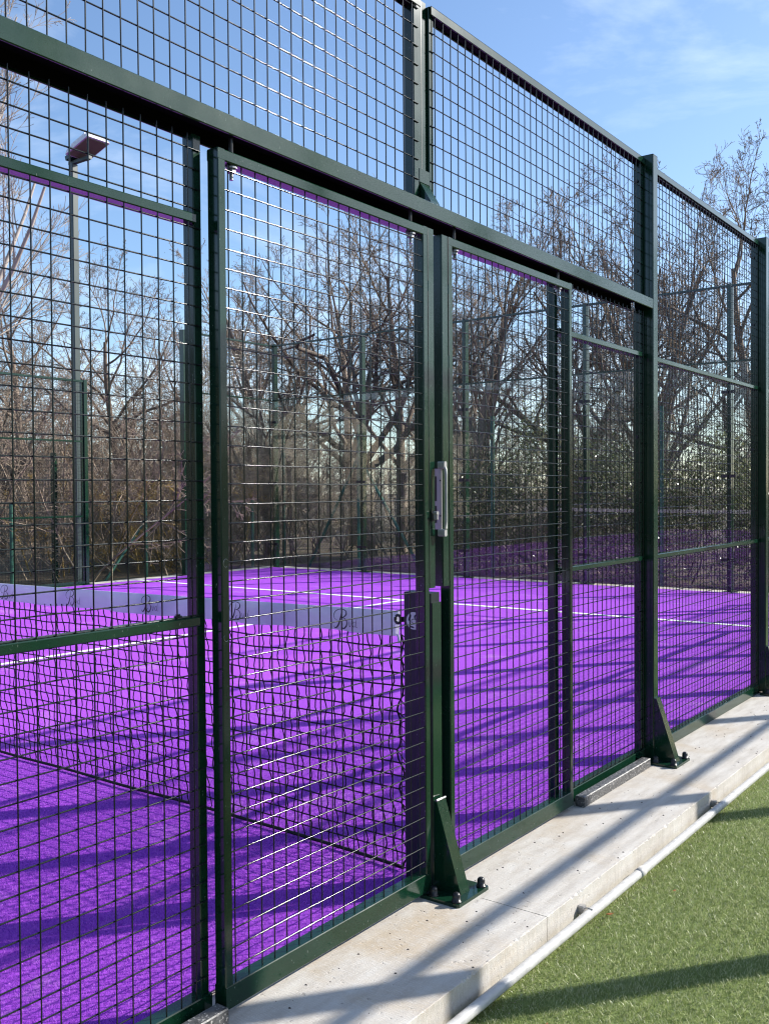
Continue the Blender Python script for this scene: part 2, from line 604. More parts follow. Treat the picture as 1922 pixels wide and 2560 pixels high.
def make_post(root, x, y, h, sgn=1, foot=True, mat_=None, first=[None]):
    """100 x 60 hollow post, its foot plate and gusset on the outer side (sgn = outward x)"""
    mm = mat_ or STEEL
    key = (h, sgn, foot)
    cache = make_post.__dict__.setdefault('c', {})
    if key not in cache:
        mb = MB().tube(-0.10, 0.0, -0.0305, 0.0305, -0.003, h - 0.004, 2, 0.004)
        mb.tube(-0.1005, 0.0005, -0.031, 0.031, h - 0.004, h, 2, 0.004)
        meshes = [('post', mb, STEEL)]
        if foot:
            g = MB().prism([(0.0005, -0.026, -0.003), (0.112, -0.026, -0.003), (0.106, -0.026, 0.012), (0.012, -0.026, 0.300), (0.0005, -0.026, 0.300)], (0, 0.052, 0))
            meshes.append(('gusset', g, STEEL))
            pl = MB().tube(-0.02, 0.138, -0.097, 0.097, -0.015, -0.0032, 2, 0.006)
            meshes.append(('base_plate', pl, STEEL))
            pad = MB().tube(-0.03, 0.150, -0.106, 0.108, -0.0295, -0.0149, 2, 0.02)
            meshes.append(('grout_pad', pad, CONC))
            for bx, by in ((0.028, -0.078), (0.118, -0.078), (0.118, 0.078), (0.028, 0.078)):
                cp = MB().lathe((bx, by, -0.0033), [(0.017, 0), (0.017, 0.004), (0.0135, 0.0042), (0.0135, 0.021), (0.0115, 0.027), (0.0065, 0.031), (0.001, 0.032)], 12)
                meshes.append(('bolt_cap', cp, BLACKP))
        out = []
        for nm, b, m in meshes:
            if sgn < 0:
                b.v = [(-a, c, d) for a, c, d in b.v]
                b.f = [tuple(reversed(f)) for f in b.f]
            me = mesh_of(nm, b, m)
            if nm == 'bolt_cap':
                me.polygons.foreach_set('use_smooth', [True] * len(me.polygons))
            out.append((nm, me))
        cache[key] = out
    ms = cache[key]
    off = WORLD[root]
    p = put('post', ms[0][1], root, (x - off[0], y - off[1], -off[2]))
    for nm, me in ms[1:]:
        put(nm, me, p)
    return p

PY = [-3.93, -1.97, 1.935, 3.90, 5.86, 7.82]
for y in PY:
    make_post(fence, 0.0, y, 2.99)

def mesh_panel(root, y0, y1, z0, z1, rails, yph, zph, yp, zp, xf=-0.04, sgn=1, bottom=True, top=True, wn_=6):
    """frame (stiles, rails) with welded wire mesh; front plane xf, body behind it"""
    s = sgn
    X = lambda d: xf - s * d
    def bx(mb, d0, d1, a, b, c, d, ax):
        xa, xb = sorted((X(d0), X(d1)))
        mb.tube(xa, xb, a, b, c, d, ax, 0.0025)
    fr = MB()
    bx(fr, 0.011, 0.05, y0, y0 + 0.028, z0, z1, 2)
    bx(fr, 0.011, 0.05, y1 - 0.028, y1, z0, z1, 2)
    if top:
        bx(fr, 0.0, 0.0035, y0 + 0.001, y1 - 0.001, z1 - 0.03, z1 + 0.001, 1)
        bx(fr, 0.0036, 0.0424, y0 + 0.001, y1 - 0.001, z1 - 0.004, z1 + 0.0005, 1)
        bx(fr, 0.0425, 0.046, y0 + 0.001, y1 - 0.001, z1 - 0.03, z1 + 0.001, 1)
    if bottom:
        bx(fr, 0.0, 0.046, y0 + 0.001, y1 - 0.001, z0 - 0.001, z0 + 0.057, 1)
    p = part('panel_frame', fr, STEEL, root)
    if top:
        liner = MB()  # black strip added in the hollow rail, standing for the shade inside it
        bx(liner, 0.0095, 0.042, y0 + 0.029, y1 - 0.029, z1 - 0.024, z1 - 0.0045, 1)
        part('shade_liner', liner, MATTE, p)
    for (ra, rb) in rails:
        r = MB()
        bx(r, 0.0, 0.044, y0 + 0.0285, y1 - 0.0285, ra, rb, 1)
        part('mid_rail', r, STEEL, p)
    w = wires_yz(steps(y0 + 0.02, y1 - 0.01, yph, yp), steps(z0 + 0.06, z1 - 0.02, zph, zp), y0 + 0.006, y1 - 0.006, z0 + (0.02 if bottom else -0.008), z1 - 0.006,
                 X(0.0045), X(0.0085), R2, wn_)
    part('wire_mesh', w, WIRE, p, True)
    return p

# fixed panels beside the gates, upper panels over the transom, and the bays that follow
mesh_panel(fence, -1.938, -1.013, -0.010, 2.238, [(0.997, 1.021), (2.012, 2.036)], -1.554, 1.953, 0.0491, 0.0490, top=False)
mesh_panel(fence, 0.945, 1.902, -0.010, 2.226, [(0.987, 1.009), (1.993, 2.017)], 1.103, 1.961, 0.0487, 0.0490, top=False)
mesh_panel(fence, -1.938, -0.040, 2.302, 2.975, [], -1.557, 2.378, 0.0490, 0.0625, bottom=False)
mesh_panel(fence, 0.021, 1.902, 2.294, 2.974, [], 0.048, 2.3895, 0.0486, 0.0625, bottom=False)
mesh_panel(fence, 1.968, 3.867, -0.012, 2.966, [(0.985, 1.009), (1.990, 2.014)], 2.148, 2.930, 0.0482, 0.0495)
mesh_panel(fence, 3.933, 5.827, -0.012, 2.966, [(0.985, 1.009), (1.990, 2.014)], 3.95, 2.930, 0.0487, 0.0495, wn_=4)
mesh_panel(fence, 5.893, 7.787, -0.012, 2.966, [(0.985, 1.009), (1.990, 2.014)], 5.95, 2.930, 0.0487, 0.0495, wn_=4)
mesh_panel(fence, -3.897, -2.003, -0.012, 2.966, [(0.985, 1.009), (1.990, 2.014)], -3.85, 2.930, 0.0487, 0.0495, wn_=4)

def tilt(mb, k=-0.0068):
    mb.v = [(a, b, c + k * b) for a, b, c in mb.v]
    return mb
# the transom is an open channel: outer and inner webs, top flange, short bottom lips, sliding track space lined matt black to stand for its shade
bmb = MB().tube(-0.007, 0.0, -1.939, 1.9035, 2.243, 2.293, 1, 0.0025)
bmb.box(-0.1145, -0.0072, -1.939, 1.9035, 2.2868, 2.2925)
bmb.tube(-0.121, -0.1148, -1.939, 1.9035, 2.2435, 2.2928, 1, 0.002)
beam = part('transom_beam', tilt(bmb), STEEL, fence)
part('track_shade', tilt(MB().box(-0.1143, -0.0074, -1.93, 1.89, 2.2825, 2.2866).box(-0.1143, -0.1105, -1.93, 1.89, 2.250, 2.2824).box(-0.0112, -0.0074, -1.93, 1.89, 2.250, 2.2824)), MATTE, beam)
part('bolt', MB().poly([(-0.062, -1.095, 1.0205), (-0.062, -1.095, 1.027)], 0.011, 6).poly([(-0.062, -1.095, 1.027), (-0.062, -1.095, 1.031)], 0.006, 8), BLACKP, fence)
# post stub over the transom, its clamp plate and its sloping foot
stub = part('upper_post', MB().tube(-0.118, -0.060, -0.0385, 0.0195, 2.2945, 2.985, 2, 0.003), STEEL, fence)
part('clamp_plate', MB().tube(-0.0598, -0.050, -0.0405, 0.0215, 2.372, 2.416, 2, 0.002), STEEL, stub)
part('gusset', MB().prism([(-0.0597, -0.036, 2.2945), (-0.006, -0.036, 2.2945), (-0.010, -0.036, 2.303), (-0.052, -0.036, 2.3718), (-0.0597, -0.036, 2.3718)], (0, 0.053, 0)), STEEL, stub)
part('seam', MB().box(-0.0598, -0.0594, -0.012, -0.0105, 2.417, 2.98), BLACKP, stub)
for (by, bz) in ((-0.0388, 2.37), (-0.0388, 2.82)):
    mb = MB().poly([(-0.09, by - 0.012, bz), (-0.09, by, bz)], 0.006, 8)
    mb.poly([(-0.09, by - 0.007, bz), (-0.09, by, bz)], 0.0105, 6)
    part('bolt', mb, ZINC, stub)
# bolt heads through the fixed panels into the posts
for y in (1.9028, 3.8678):
    for z in (0.75, 1.6, 2.42, 2.86):
        mb = MB().poly([(-0.072, y - 0.038, z), (-0.072, y - 0.028, z)], 0.009, 6)
        part('bolt', mb, BLACKP, fence)

# ================================================================== SLIDING GATES
def gate(name, label, y0, y1, lt0, lt1, zt, yph, yp, zph, zp, bolts):
    g = thing(name, ((0.0), (y0 + y1) / 2, 0.0), label, 'gate', 'pair of sliding gates')
    fr = MB()
    fr.tube(-0.040, 0.0, y0, y0 + 0.0275, 0.0065, zt - 0.0005, 2, 0.003)
    fr.tube(-0.040, 0.0, y1 - 0.0275, y1, 0.0065, zt - 0.0005, 2, 0.003)
    fr.tube(-0.0395, 0.0005, y0 + 0.0005, y1 - 0.0005, zt - 0.030, zt, 1, 0.003)
    fr.tube(-0.0405, 0.0008, y0 + 0.0003, y1 - 0.0003, 0.0055, 0.066, 1, 0.002)
    f = part('gate_frame', fr, STEEL, g)
    part('wire_mesh', wires_yz(steps(y0 + 0.03, y1 - 0.01, yph, yp), steps(0.08, zt - 0.02, zph, zp), y0 + 0.008, y1 - 0.008, 0.03, zt - 0.012, -0.0105, -0.0065), WIRE, g, True)
    lt = MB().tube(-0.0385, -0.0008, min(lt0, lt1), max(lt0, lt1), 1.013, zt - 0.001, 2, 0.0025)
    lk = part('lock_tube', lt, STEEL, g)
    # stitch welds that leave dark open gaps along the seam between the two tubes
    ys = y1 if lt1 > y1 - 0.001 and lt0 >= y1 - 0.001 else y0
    z = 1.03
    rnd = random.Random(int(1000 * abs(y0)))
    while z < zt - 0.05:
        L = rnd.uniform(0.19, 0.25)
        part('seam', MB().box(-0.004, 0.0011, ys - 0.0008, ys + 0.0008, z, min(z + L, zt - 0.004)), BLACKP, lk)
        z += L + rnd.uniform(0.02, 0.05)
    for by in bolts:
        part('hanger_rod', MB().poly([(-0.020, by, 2.249), (-0.020, by, zt + 0.0005)], 0.0055, 8), BLACKP, g)  # rod above the gate coloured black to stand for shade under the transom
        mb = MB().poly([(-0.020, by, zt - 0.0305), (-0.020, by, zt - 0.064)], 0.0055, 10)
        mb.poly([(-0.020, by, zt - 0.031), (-0.020, by, zt - 0.036)], 0.0165, 12)
        mb.poly([(-0.020, by, zt - 0.036), (-0.020, by, zt - 0.046)], 0.0115, 6)
        part('hanger_bolt', mb, ZINC, g)
    return g

gl = gate('sliding_gate', 'green mesh sliding gate with the black key cylinder, nearer of the two', -1.0035, -0.067, -0.0665, -0.0305, 2.2055,
          -0.910, 0.0495, 0.106, 0.05, (-0.937, -0.137))
gr = gate('sliding_gate', 'green mesh sliding gate carrying the grey pull handle', 0.0555, 1.003, 0.0165, 0.0550, 2.2005,
          0.121, 0.0487, 2.086, 0.0492, (0.125, 0.913))
for zc, a0, a1 in ((1.155, 0.6, 5.2), (0.965, 2.6, 5.4)):
    part('scuff_ring', MB().poly([(0.0004, -0.9895 + 0.0085 * math.cos(t), zc + 0.0105 * math.sin(t)) for t in frange(a0, a1, 14)], 0.0006, 4), ZINC, gl)
# lock plate on the edge of the far gate
lp = part('lock_plate', MB().tube(-0.034, -0.0035, 0.0135, 0.0163, 1.206, 1.412, 2, 0.004), LOCKM, gr)
for z0, z1 in ((1.302, 1.386), (1.228, 1.286)):
    part('bolt_slot', MB().box(-0.0345, -0.024, 0.0128, 0.0134, z0, z1), BLACKP, lp)
for z in (1.372, 1.252):
    part('screw', MB().poly([(-0.009, 0.0122, z), (-0.009, 0.0134, z)], 0.003, 8), BLACKP, lp)
# pull handle: two mounting ends and a slim grip
hd = part('pull_handle', MB().poly([(0.020, -0.010, 1.196), (0.029, -0.0115, 1.212), (0.031, -0.012, 1.235), (0.031, -0.012, 1.31), (0.031, -0.012, 1.385), (0.029, -0.0115, 1.408), (0.020, -0.010, 1.423)],
                                   [0.0060, 0.0054, 0.0044, 0.0040, 0.0044, 0.0054, 0.0060], 8), ALU, gr, True)
for z0, z1 in ((1.184, 1.2085), (1.4105, 1.435)):
    part('handle_foot', MB().tube(0.0003, 0.028, -0.018, -0.002, z0, z1, 0, 0.004).tube(0.0003, 0.006, -0.0022, 0.030, z0 + 0.002, z1 - 0.002, 0, 0.001), ALU, hd)
# key cylinder with its dark surround on the nearer gate
esc = part('key_escutcheon', MB().prism([(0.0003, -0.0585, 1.236), (0.0003, -0.044, 1.236), (0.0003, -0.044, 1.272), (0.0003, -0.0585, 1.272)], (0.004, 0, 0)), BLACKP, gl)
cyl = MB().poly([(0.0045, -0.046, 1.263), (0.020, -0.046, 1.263)], 0.0065, 14)
cyl.tube(0.0045, 0.0195, -0.049, -0.043, 1.240, 1.262, 0, 0.003)
part('key_cylinder', cyl, LOCKM, esc)

# galvanised guide rails on the concrete
for nm, a, b, lab in (('guide_rail', 1.055, 1.795, 'worn galvanised guide rail on the concrete right of the gates'),
                      ('guide_rail', -1.86, -1.02, 'galvanised guide rail on the concrete left of the gates')):
    solo(nm, MB().tube(-0.018, 0.026, a, b, -0.0148, 0.030, 1, 0.003), GALV, lab, 'rail', 'gate guide rails', loc=(0.004, a, -0.0148))

# ================================================================== NET AND ITS POST
npst = thing('net_post', (-0.06, -0.005, -0.015), 'short dark net post with round emblem and bolted foot between the gates', 'net post')
part('post', MB().tube(-0.132, -0.020, -0.034, 0.024, -0.003, 0.992, 2, 0.004), NAVY, npst)
part('post_face', MB().tube(-0.0198, -0.014, -0.033, 0.023, -0.003, 0.960, 2, 0.002), STEEL, npst)
part('gusset', MB().prism([(-0.0138, -0.031, -0.003), (0.094, -0.031, -0.003), (0.088, -0.031, 0.012), (-0.001, -0.031, 0.292), (-0.0138, -0.031, 0.292)], (0, 0.053, 0)), STEEL, npst)
bpl = part('base_plate', MB().tube(-0.03, 0.128, -0.102, 0.092, -0.015, -0.0032, 2, 0.006), STEEL, npst)
part('grout_pad', MB().tube(-0.04, 0.142, -0.116, 0.102, -0.0295, -0.0149, 2, 0.02), CONC, npst)
part('weld', MB().poly([(-0.002, -0.031, 0.2945), (0.0005, -0.004, 0.296), (-0.002, 0.022, 0.2945)], 0.004, 6), ZINC, npst)
for bx, by in ((0.02, -0.082), (0.108, -0.082), (0.108, 0.072), (0.02, 0.072)):
    cp = MB().lathe((bx, by, -0.0033), [(0.017, 0), (0.017, 0.004), (0.0135, 0.0042), (0.0135, 0.021), (0.0115, 0.027), (0.0065, 0.031), (0.001, 0.032)], 12)
    part('bolt_cap', cp, BLACKP, bpl, True)
# round printed emblem: pale disc, dark oval ring, crescents
em = MB()
cxx, czz, rr = -0.089, 0.895, 0.030
em.prism([(cxx + rr * math.cos(t), -0.0345, czz + rr * math.sin(t)) for t in frange(0, 2 * math.pi * 39 / 40, 40)], (0, 0.0004, 0))
e0 = part('emblem', em, PALE, npst)
def blob(cx_, cz_, a, b, rot, y, m):
    pts = []
    for t in frange(0, 2 * math.pi * 23 / 24, 24):
        p, q = a * math.cos(t), b * math.sin(t)
        pts.append((cx_ + p * math.cos(rot) - q * math.sin(rot), y, cz_ + p * math.sin(rot) + q * math.cos(rot)))
    part('emblem_mark', MB().prism(pts, (0, 0.0003, 0)), m, e0)
blob(cxx + 0.002, czz - 0.001, 0.0125, 0.0085, 0.0, -0.0348, INK)
blob(cxx + 0.002, czz - 0.001, 0.0095, 0.006, 0.0, -0.0351, PALE)
blob(cxx + 0.010, czz + 0.015, 0.009, 0.007, 0.6, -0.0348, INK)
blob(cxx + 0.014, czz + 0.013, 0.007, 0.005, 0.6, -0.0351, PALE)
blob(cxx - 0.016, czz + 0.010, 0.004, 0.012, -0.4, -0.0348, INK)
blob(cxx - 0.008, czz - 0.021, 0.010, 0.003, -0.2, -0.0348, INK)

net = thing('court_net', (-5.15, 0.0, 0.0), 'black tennis style net with lavender shaded white lettered tape across the purple court', 'net')
XN0, XN1 = -0.175, -10.12
def ztop(x):
    t = (x - XN1) / (XN0 - XN1)
    return 0.920 - 0.040 * 4 * t * (1 - t) * (1.0) if True else 0.9
def zt(x):
    return ztop(x)
def zb(x):
    return zt(x) - 0.086 + 0.003 * math.sin(x * 9.0) + 0.002 * math.sin(x * 23.0)
tp = MB()
nt_ = 260
prof = []
vs, fs = [], []
for i in range(nt_ + 1):
    x = XN0 + (XN1 - XN0) * i / nt_
    w = 0.0042 * math.sin(x * 5.1) + 0.0026 * math.sin(x * 17.3 + 1) + 0.0015 * math.sin(x * 41)
    a, b = zt(x), zb(x)
    ring = [(-0.006 + w, b), (-0.008 + w * 0.8, (a + b) / 2), (-0.006, a - 0.006), (-0.002, a), (0.002, a), (0.006, a - 0.006), (0.008 + w * 0.8, (a + b) / 2), (0.006 + w, b)]
    vs += [(x, y, z) for y, z in ring]
for i in range(nt_):
    for k in range(7):
        fs.append((i * 8 + k, i * 8 + k + 1, (i + 1) * 8 + k + 1, (i + 1) * 8 + k))
tp.add(vs, fs)
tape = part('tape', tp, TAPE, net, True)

def spline(pts, n=8):
    out = []
    P = [Vector((*p, 0)) if len(p) == 2 else Vector(p) for p in pts]
    for i in range(len(P) - 1):
        p0, p1, p2, p3 = P[max(i - 1, 0)], P[i], P[i + 1], P[min(i + 2, len(P) - 1)]
        for k in range(n):
            t = k / n
            out.append(0.5 * ((2 * p1) + (p2 - p0) * t + (2 * p0 - 5 * p1 + 4 * p2 - p3) * t * t + (3 * p1 - p0 - 3 * p2 + p3) * t ** 3))
    out.append(P[-1])
    return out

STROKES = [  # pen strokes of the script B and the small v d, with pen widths (thin .. thick .. thin)
    ([(0.22, 0.44), (0.06, 0.46), (0.0, 0.66), (0.10, 0.86), (0.32, 0.98), (0.56, 1.0), (0.72, 0.93)], 0.014, 0.040),
    ([(0.44, 0.93), (0.42, 0.70), (0.36, 0.44), (0.28, 0.20), (0.16, 0.03), (0.04, 0.02), (0.02, 0.12)], 0.014, 0.085),
    ([(0.50, 0.99), (0.70, 0.92), (0.72, 0.74), (0.58, 0.60), (0.40, 0.54)], 0.016, 0.070),
    ([(0.40, 0.54), (0.60, 0.54), (0.74, 0.40), (0.74, 0.18), (0.60, 0.01), (0.46, 0.05), (0.46, 0.18), (0.54, 0.24)], 0.016, 0.075),
    ([(0.84, 0.40), (0.88, 0.36), (0.92, 0.12), (0.98, 0.22), (1.03, 0.42)], 0.012, 0.030),
    ([(1.26, 0.36), (1.16, 0.38), (1.10, 0.24), (1.16, 0.12), (1.27, 0.22)], 0.012, 0.030),
    ([(1.34, 0.62), (1.28, 0.36), (1.27, 0.14), (1.36, 0.13)], 0.014, 0.032),
]
def lettering(xc, zc, wv, hv):
    mb = MB()
    for pts, w0, w1 in STROKES:
        P = spline(pts)
        n = len(P)
        L, Rr = [], []
        for i in range(n):
            t = (P[min(i + 1, n - 1)] - P[max(i - 1, 0)])
            t.normalize()
            nn = Vector((-t.y, t.x, 0))
            w = w0 + (w1 - w0) * math.sin(math.pi * i / (n - 1)) ** 1.5
            L.append(P[i] + nn * w * 0.5)
            Rr.append(P[i] - nn * w * 0.5)
        vs = [(xc + (p.x - 0.65) * wv, -0.0165, zc + (p.y - 0.5) * hv) for p in L] + [(xc + (p.x - 0.65) * wv, -0.0165, zc + (p.y - 0.5) * hv) for p in Rr]
        fs = [(i, i + 1, n + i + 1, n + i) for i in range(n - 1)]
        mb.add(vs, fs)
    part('lettering', mb, INK, tape)
for k in range(18):
    x = -0.405 - 0.54 * k
    lettering(x, zt(x) - 0.040, 0.080, 0.070)

# netting: horizontal cords and knotted, wavering vertical cords
nm_ = MB()
cell = 0.0445
ncol = int((XN0 - XN1) / cell)
rows = 18
def netpt(i, j):
    x = XN0 - cell * i
    zt_ = zb(x) + 0.006
    z = 0.018 + (zt_ - 0.018) * j / rows
    sag = 0.006 * math.sin(i * 0.37 + j * 0.5) + 0.004 * math.sin(i * 1.3 + j * 2.1)
    edge = max(0.0, 1.0 - i / 3.0)
    lean = 0.055 * (1 - j / rows) * min(1.0, 0.3 + i / 20.0)
    return (x + sag * (0.7 + edge) + 0.012 * edge * math.sin(j * 1.9), lean + 0.004 * math.sin(j * 0.9 + i * 0.31), z - 0.004 * math.sin(i * 0.11))
G = [[netpt(i, j) for j in range(rows + 1)] for i in range(ncol + 1)]
for i in range(ncol + 1):
    pts = []
    for j in range(rows):
        p, q = Vector(G[i][j]), Vector(G[i][j + 1])
        s = 0.006 if (i + j) % 2 else -0.004
        pts += [p, p.lerp(q, 0.3) + Vector((s, 0, 0)), p.lerp(q, 0.7) + Vector((s * 0.6, 0, 0))]
    pts.append(Vector(G[i][rows]))
    nm_.poly(pts, 0.0030 if i > 0 else 0.0040, 4, cap=False)
for j in range(1, rows):
    nm_.poly([G[i][j] for i in range(ncol + 1)], 0.0029, 4, cap=False)
    for i in range(0, min(ncol, 90)):
        g = Vector(G[i][j])
        r = 0.0046
        nm_.add([tuple(g + Vector(d) * r) for d in ((1, 0, 0), (-1, 0, 0), (0, 1, 0), (0, -1, 0), (0, 0, 1), (0, 0, -1))],
                [(0, 2, 4), (2, 1, 4), (1, 3, 4), (3, 0, 4), (2, 0, 5), (1, 2, 5), (3, 1, 5), (0, 3, 5)])
part('netting', nm_, CORD, net)
part('bottom_cord', MB().poly([(G[i][0][0], G[i][0][1], 0.013) for i in range(0, ncol + 1, 2)], 0.0065, 6), CORD, net, True)
# lacing, ring and strap at the post end
lace = MB()
rnd = random.Random(3)
zz = 0.03
prev = Vector(G[0][0])
for j in range(rows):
    a = Vector(G[0][j])
    b = Vector((-0.138, 0.0 + rnd.uniform(-0.01, 0.01), a.z + rnd.uniform(0.0, 0.03)))
    lace.poly([a, (a + b) / 2 + Vector((0, -0.008, rnd.uniform(-0.012, 0.012))), b, Vector(G[0][min(j + 1, rows)])], 0.0022, 4)
part('lacing', lace, CORD, net)
ring = MB().poly([(-0.168 + 0.012 * math.cos(t), -0.016, 0.893 + 0.014 * math.sin(t)) for t in frange(0, 2 * math.pi * 15 / 16, 16)], 0.0052, 8, closed=True)
part('ring', ring, BLACKP, net, True)
strap = MB().prism([(-0.166, -0.013, 0.900), (-0.1325, -0.013, 0.905), (-0.1325, -0.013, 0.886), (-0.166, -0.013, 0.882)], (0, 0.004, 0))
part('strap', strap, BLACKP, net)
part('tape_flap', MB().prism([(-0.178, -0.012, 0.842), (-0.166, -0.014, 0.838), (-0.158, -0.016, 0.812), (-0.168, -0.016, 0.808)], (0, 0.003, 0)), TAPE, net)
fp = thing('net_post', (-10.2, 0.0, 0.0), 'dark net post at the far end of the net', 'net post')
part('post', MB().tube(-10.24, -10.13, -0.03, 0.03, -0.003, 0.99, 2, 0.004), NAVY, fp)
part('base_plate', MB().box(-10.28, -10.10, -0.09, 0.09, 0.0005, 0.010), STEEL, fp)

# ================================================================== PIPE ALONG THE PLINTH
pipe = thing('conduit_pipe', (0.424, 0.0, -0.078), 'white plastic conduit pipe clipped along the concrete plinth edge', 'pipe')
part('pipe', MB().poly([(0.424 + 0.0015 * math.sin(y * 1.7), y, -0.078 + 0.002 * math.sin(y * 1.1)) for y in frange(-6, 12, 60)], 0.0165, 14), PIPE, pipe, True)
for y in (-2.35, 0.655, 3.66):
    part('coupling', MB().poly([(0.424 + 0.0015 * math.sin(y * 1.7), y - 0.0015, -0.078 + 0.002 * math.sin(y * 1.1)), (0.424 + 0.0015 * math.sin(y * 1.7), y + 0.045, -0.078 + 0.002 * math.sin(y * 1.1))], 0.0182, 14), PIPE, pipe, True)
for y in (-1.1, 0.245, 1.60, 2.95, 4.3):
    mb = MB().tube(0.3855, 0.4055, y - 0.012, y + 0.012, -0.085, -0.055, 0, 0.003)
    mb.poly([(0.404, y, -0.062), (0.418, y, -0.0595), (0.434, y, -0.062)], 0.0022, 6)
    part('clip', mb, LOCKM, pipe)
# ================================================================== FAR WALLS OF THE COURT
def plain_post(root, x, y, h, dx=0.05, dy=0.03, foot=True):
    p = part('post', MB().tube(x - dx, x + dx, y - dy, y + dy, -0.01, h, 2, 0.004), STEEL, root)
    if foot:
        part('base_plate', MB().box(x - dx - 0.05, x + dx + 0.05, y - dy - 0.05, y + dy + 0.05, -0.0115, 0.004), STEEL, p)
    return p

back = thing('glass_back_wall', (-5.2, 10.1, 0.0), 'glass back wall with green posts and mesh above, beyond the far service line', 'glass wall')
BX = [-10.29, -8.27, -6.23, -4.20, -2.16, -0.12]
for x in BX:
    p = plain_post(back, x, 10.13, 4.03, 0.03, 0.05)
for a, b in zip(BX[:-1], BX[1:]):
    part('glass_pane', MB().box(a + 0.012, b - 0.012, 10.062, 10.072, 0.03, 3.0), GLASS, back)
    w = wires_xz(steps(a, b, a + 0.03, 0.05), steps(3.03, 4.0, 3.05, 0.05), a, b, 3.01, 4.0, 10.09, 0.0019, 3)
    fr = part('panel_frame', MB().tube(a + 0.03, b - 0.03, 10.085, 10.12, 3.985, 4.015, 0, 0.003).tube(a + 0.03, b - 0.03, 10.085, 10.12, 3.005, 3.03, 0, 0.003), STEEL, back)
    part('wire_mesh', w, WIRE, fr)
    for xx in (a + 0.05, b - 0.05):
        for z in (0.42, 1.52, 2.62):
            part('glass_clip', MB().tube(xx - 0.045, xx + 0.045, 10.050, 10.082, z - 0.02, z + 0.02, 2, 0.004), BLACKP, back)

side = thing('glass_side_wall', (-10.33, 9.05, 0.0), 'glass side wall with mesh above at the far left court corner', 'glass wall')
plain_post(side, -10.36, 8.02, 4.03, 0.05, 0.03)
part('glass_pane', MB().box(-10.307, -10.297, 8.06, 10.05, 0.03, 3.0), GLASS, side)
fr = part('panel_frame', MB().tube(-10.345, -10.31, 8.05, 10.06, 3.985, 4.015, 1, 0.003).tube(-10.345, -10.31, 8.05, 10.06, 3.005, 3.03, 1, 0.003), STEEL, side)
part('wire_mesh', wires_yz(steps(8.06, 10.05, 8.08, 0.05), steps(3.03, 4.0, 3.05, 0.05), 8.05, 10.06, 3.01, 4.0, -10.325, -10.321, 0.0022, 6), WIRE, fr, True)
for yy in (8.09, 10.0):
    for z in (0.42, 1.52, 2.62):
        part('glass_clip', MB().tube(-10.318, -10.286, yy - 0.045, yy + 0.045, z - 0.02, z + 0.02, 2, 0.004), BLACKP, side)
nside = thing('glass_side_wall', (-0.02, 9.0, 0.0), 'glass side wall with mesh above at the near right court corner', 'glass wall')
plain_post(nside, -0.05, 9.86, 4.03, 0.05, 0.03, False)
part('glass_pane', MB().box(-0.105, -0.095, 7.86, 9.82, 0.03, 3.0), GLASS, nside)
fr = part('panel_frame', MB().tube(-0.09, -0.055, 7.855, 9.825, 3.985, 4.015, 1, 0.003).tube(-0.09, -0.055, 7.855, 9.825, 3.005, 3.03, 1, 0.003), STEEL, nside)
part('wire_mesh', wires_yz(steps(7.86, 9.82, 7.88, 0.05), steps(3.03, 4.0, 3.05, 0.05), 7.86, 9.82, 3.01, 4.0, -0.075, -0.079, 0.002, 4), WIRE, fr)

farf = thing('court_fence', (-10.4, 4.2, 0.0), 'green mesh fence on the far side of the court beside the floodlight mast', 'fence')
for y in (6.12, 4.16, 2.20, 0.24):
    plain_post(farf, -10.40, y, 3.04, 0.05, 0.03)
for a, b in ((4.195, 6.085), (2.235, 4.125), (0.275, 2.165)):
    mesh_panel(farf, a, b, -0.008, 3.03, [(1.0, 1.024), (2.11, 2.135)], a + 0.04, 2.98, 0.05, 0.05, xf=-10.36, sgn=1, wn_=3)

# ================================================================== NEIGHBOURING COURT'S FENCE (outside the picture, throws its shadow in)
nb = thing('court_fence', (2.27, 4.1, 0.0), 'tall green mesh fence of the neighbouring court that throws shadows on the grass', 'fence')
for k in range(-3, 7):
    y = 1.975 + 1.965 * k
    part('post', MB().tube(2.17, 2.27, y - 0.0305, y + 0.0305, -0.015, 4.0, 2, 0.004), STEEL, nb)
    if k < 6:
        a, b = y + 0.031, y + 1.934
        rl = MB()
        for z in (0.03, 1.0, 2.0, 3.0, 3.975):
            rl.tube(2.19, 2.235, a, b, z - 0.014, z + 0.014, 1, 0.003)
        p = part('panel_frame', rl, STEEL, nb)
        part('wire_mesh', wires_yz(steps(a, b, a + 0.03, 0.05), steps(0.06, 3.95, 0.08, 0.05), a, b, 0.03, 3.96, 2.20, 2.196, 0.002, 3), WIRE, p)

# ================================================================== FLOODLIGHT MAST
mast = thing('floodlight_mast', (-10.72, 6.22, -0.17), 'tall grey green floodlight mast rising beyond the far fence', 'floodlight')
part('mast', MB().tube(-10.77, -10.67, 6.17, 6.27, -0.17, 6.32, 2, 0.008), MASTM, mast)
part('foot_plate', MB().box(-10.85, -10.59, 6.09, 6.35, -0.172, -0.150), STEEL, mast)
part('bracket', MB().tube(-10.80, -10.30, 6.19, 6.25, 6.32, 6.37, 0, 0.004), MASTM, mast)
ang = math.radians(-16)
def lampmb(x0, x1, y0, y1, z0, z1, taper=0.0):
    mb = MB().box(x0, x1, y0, y1, z0, z1)
    out = []
    for (a, b, c) in mb.v:
        if c > (z0 + z1) / 2 and taper:
            a += taper if a < (x0 + x1) / 2 else -taper
            b += taper if b < 0 else -taper
        X_, Z_ = a * math.cos(ang) + c * math.sin(ang), -a * math.sin(ang) + c * math.cos(ang)
        out.append((X_ - 10.42, b + 6.22, Z_ + 6.46))
    mb.v = out
    return mb
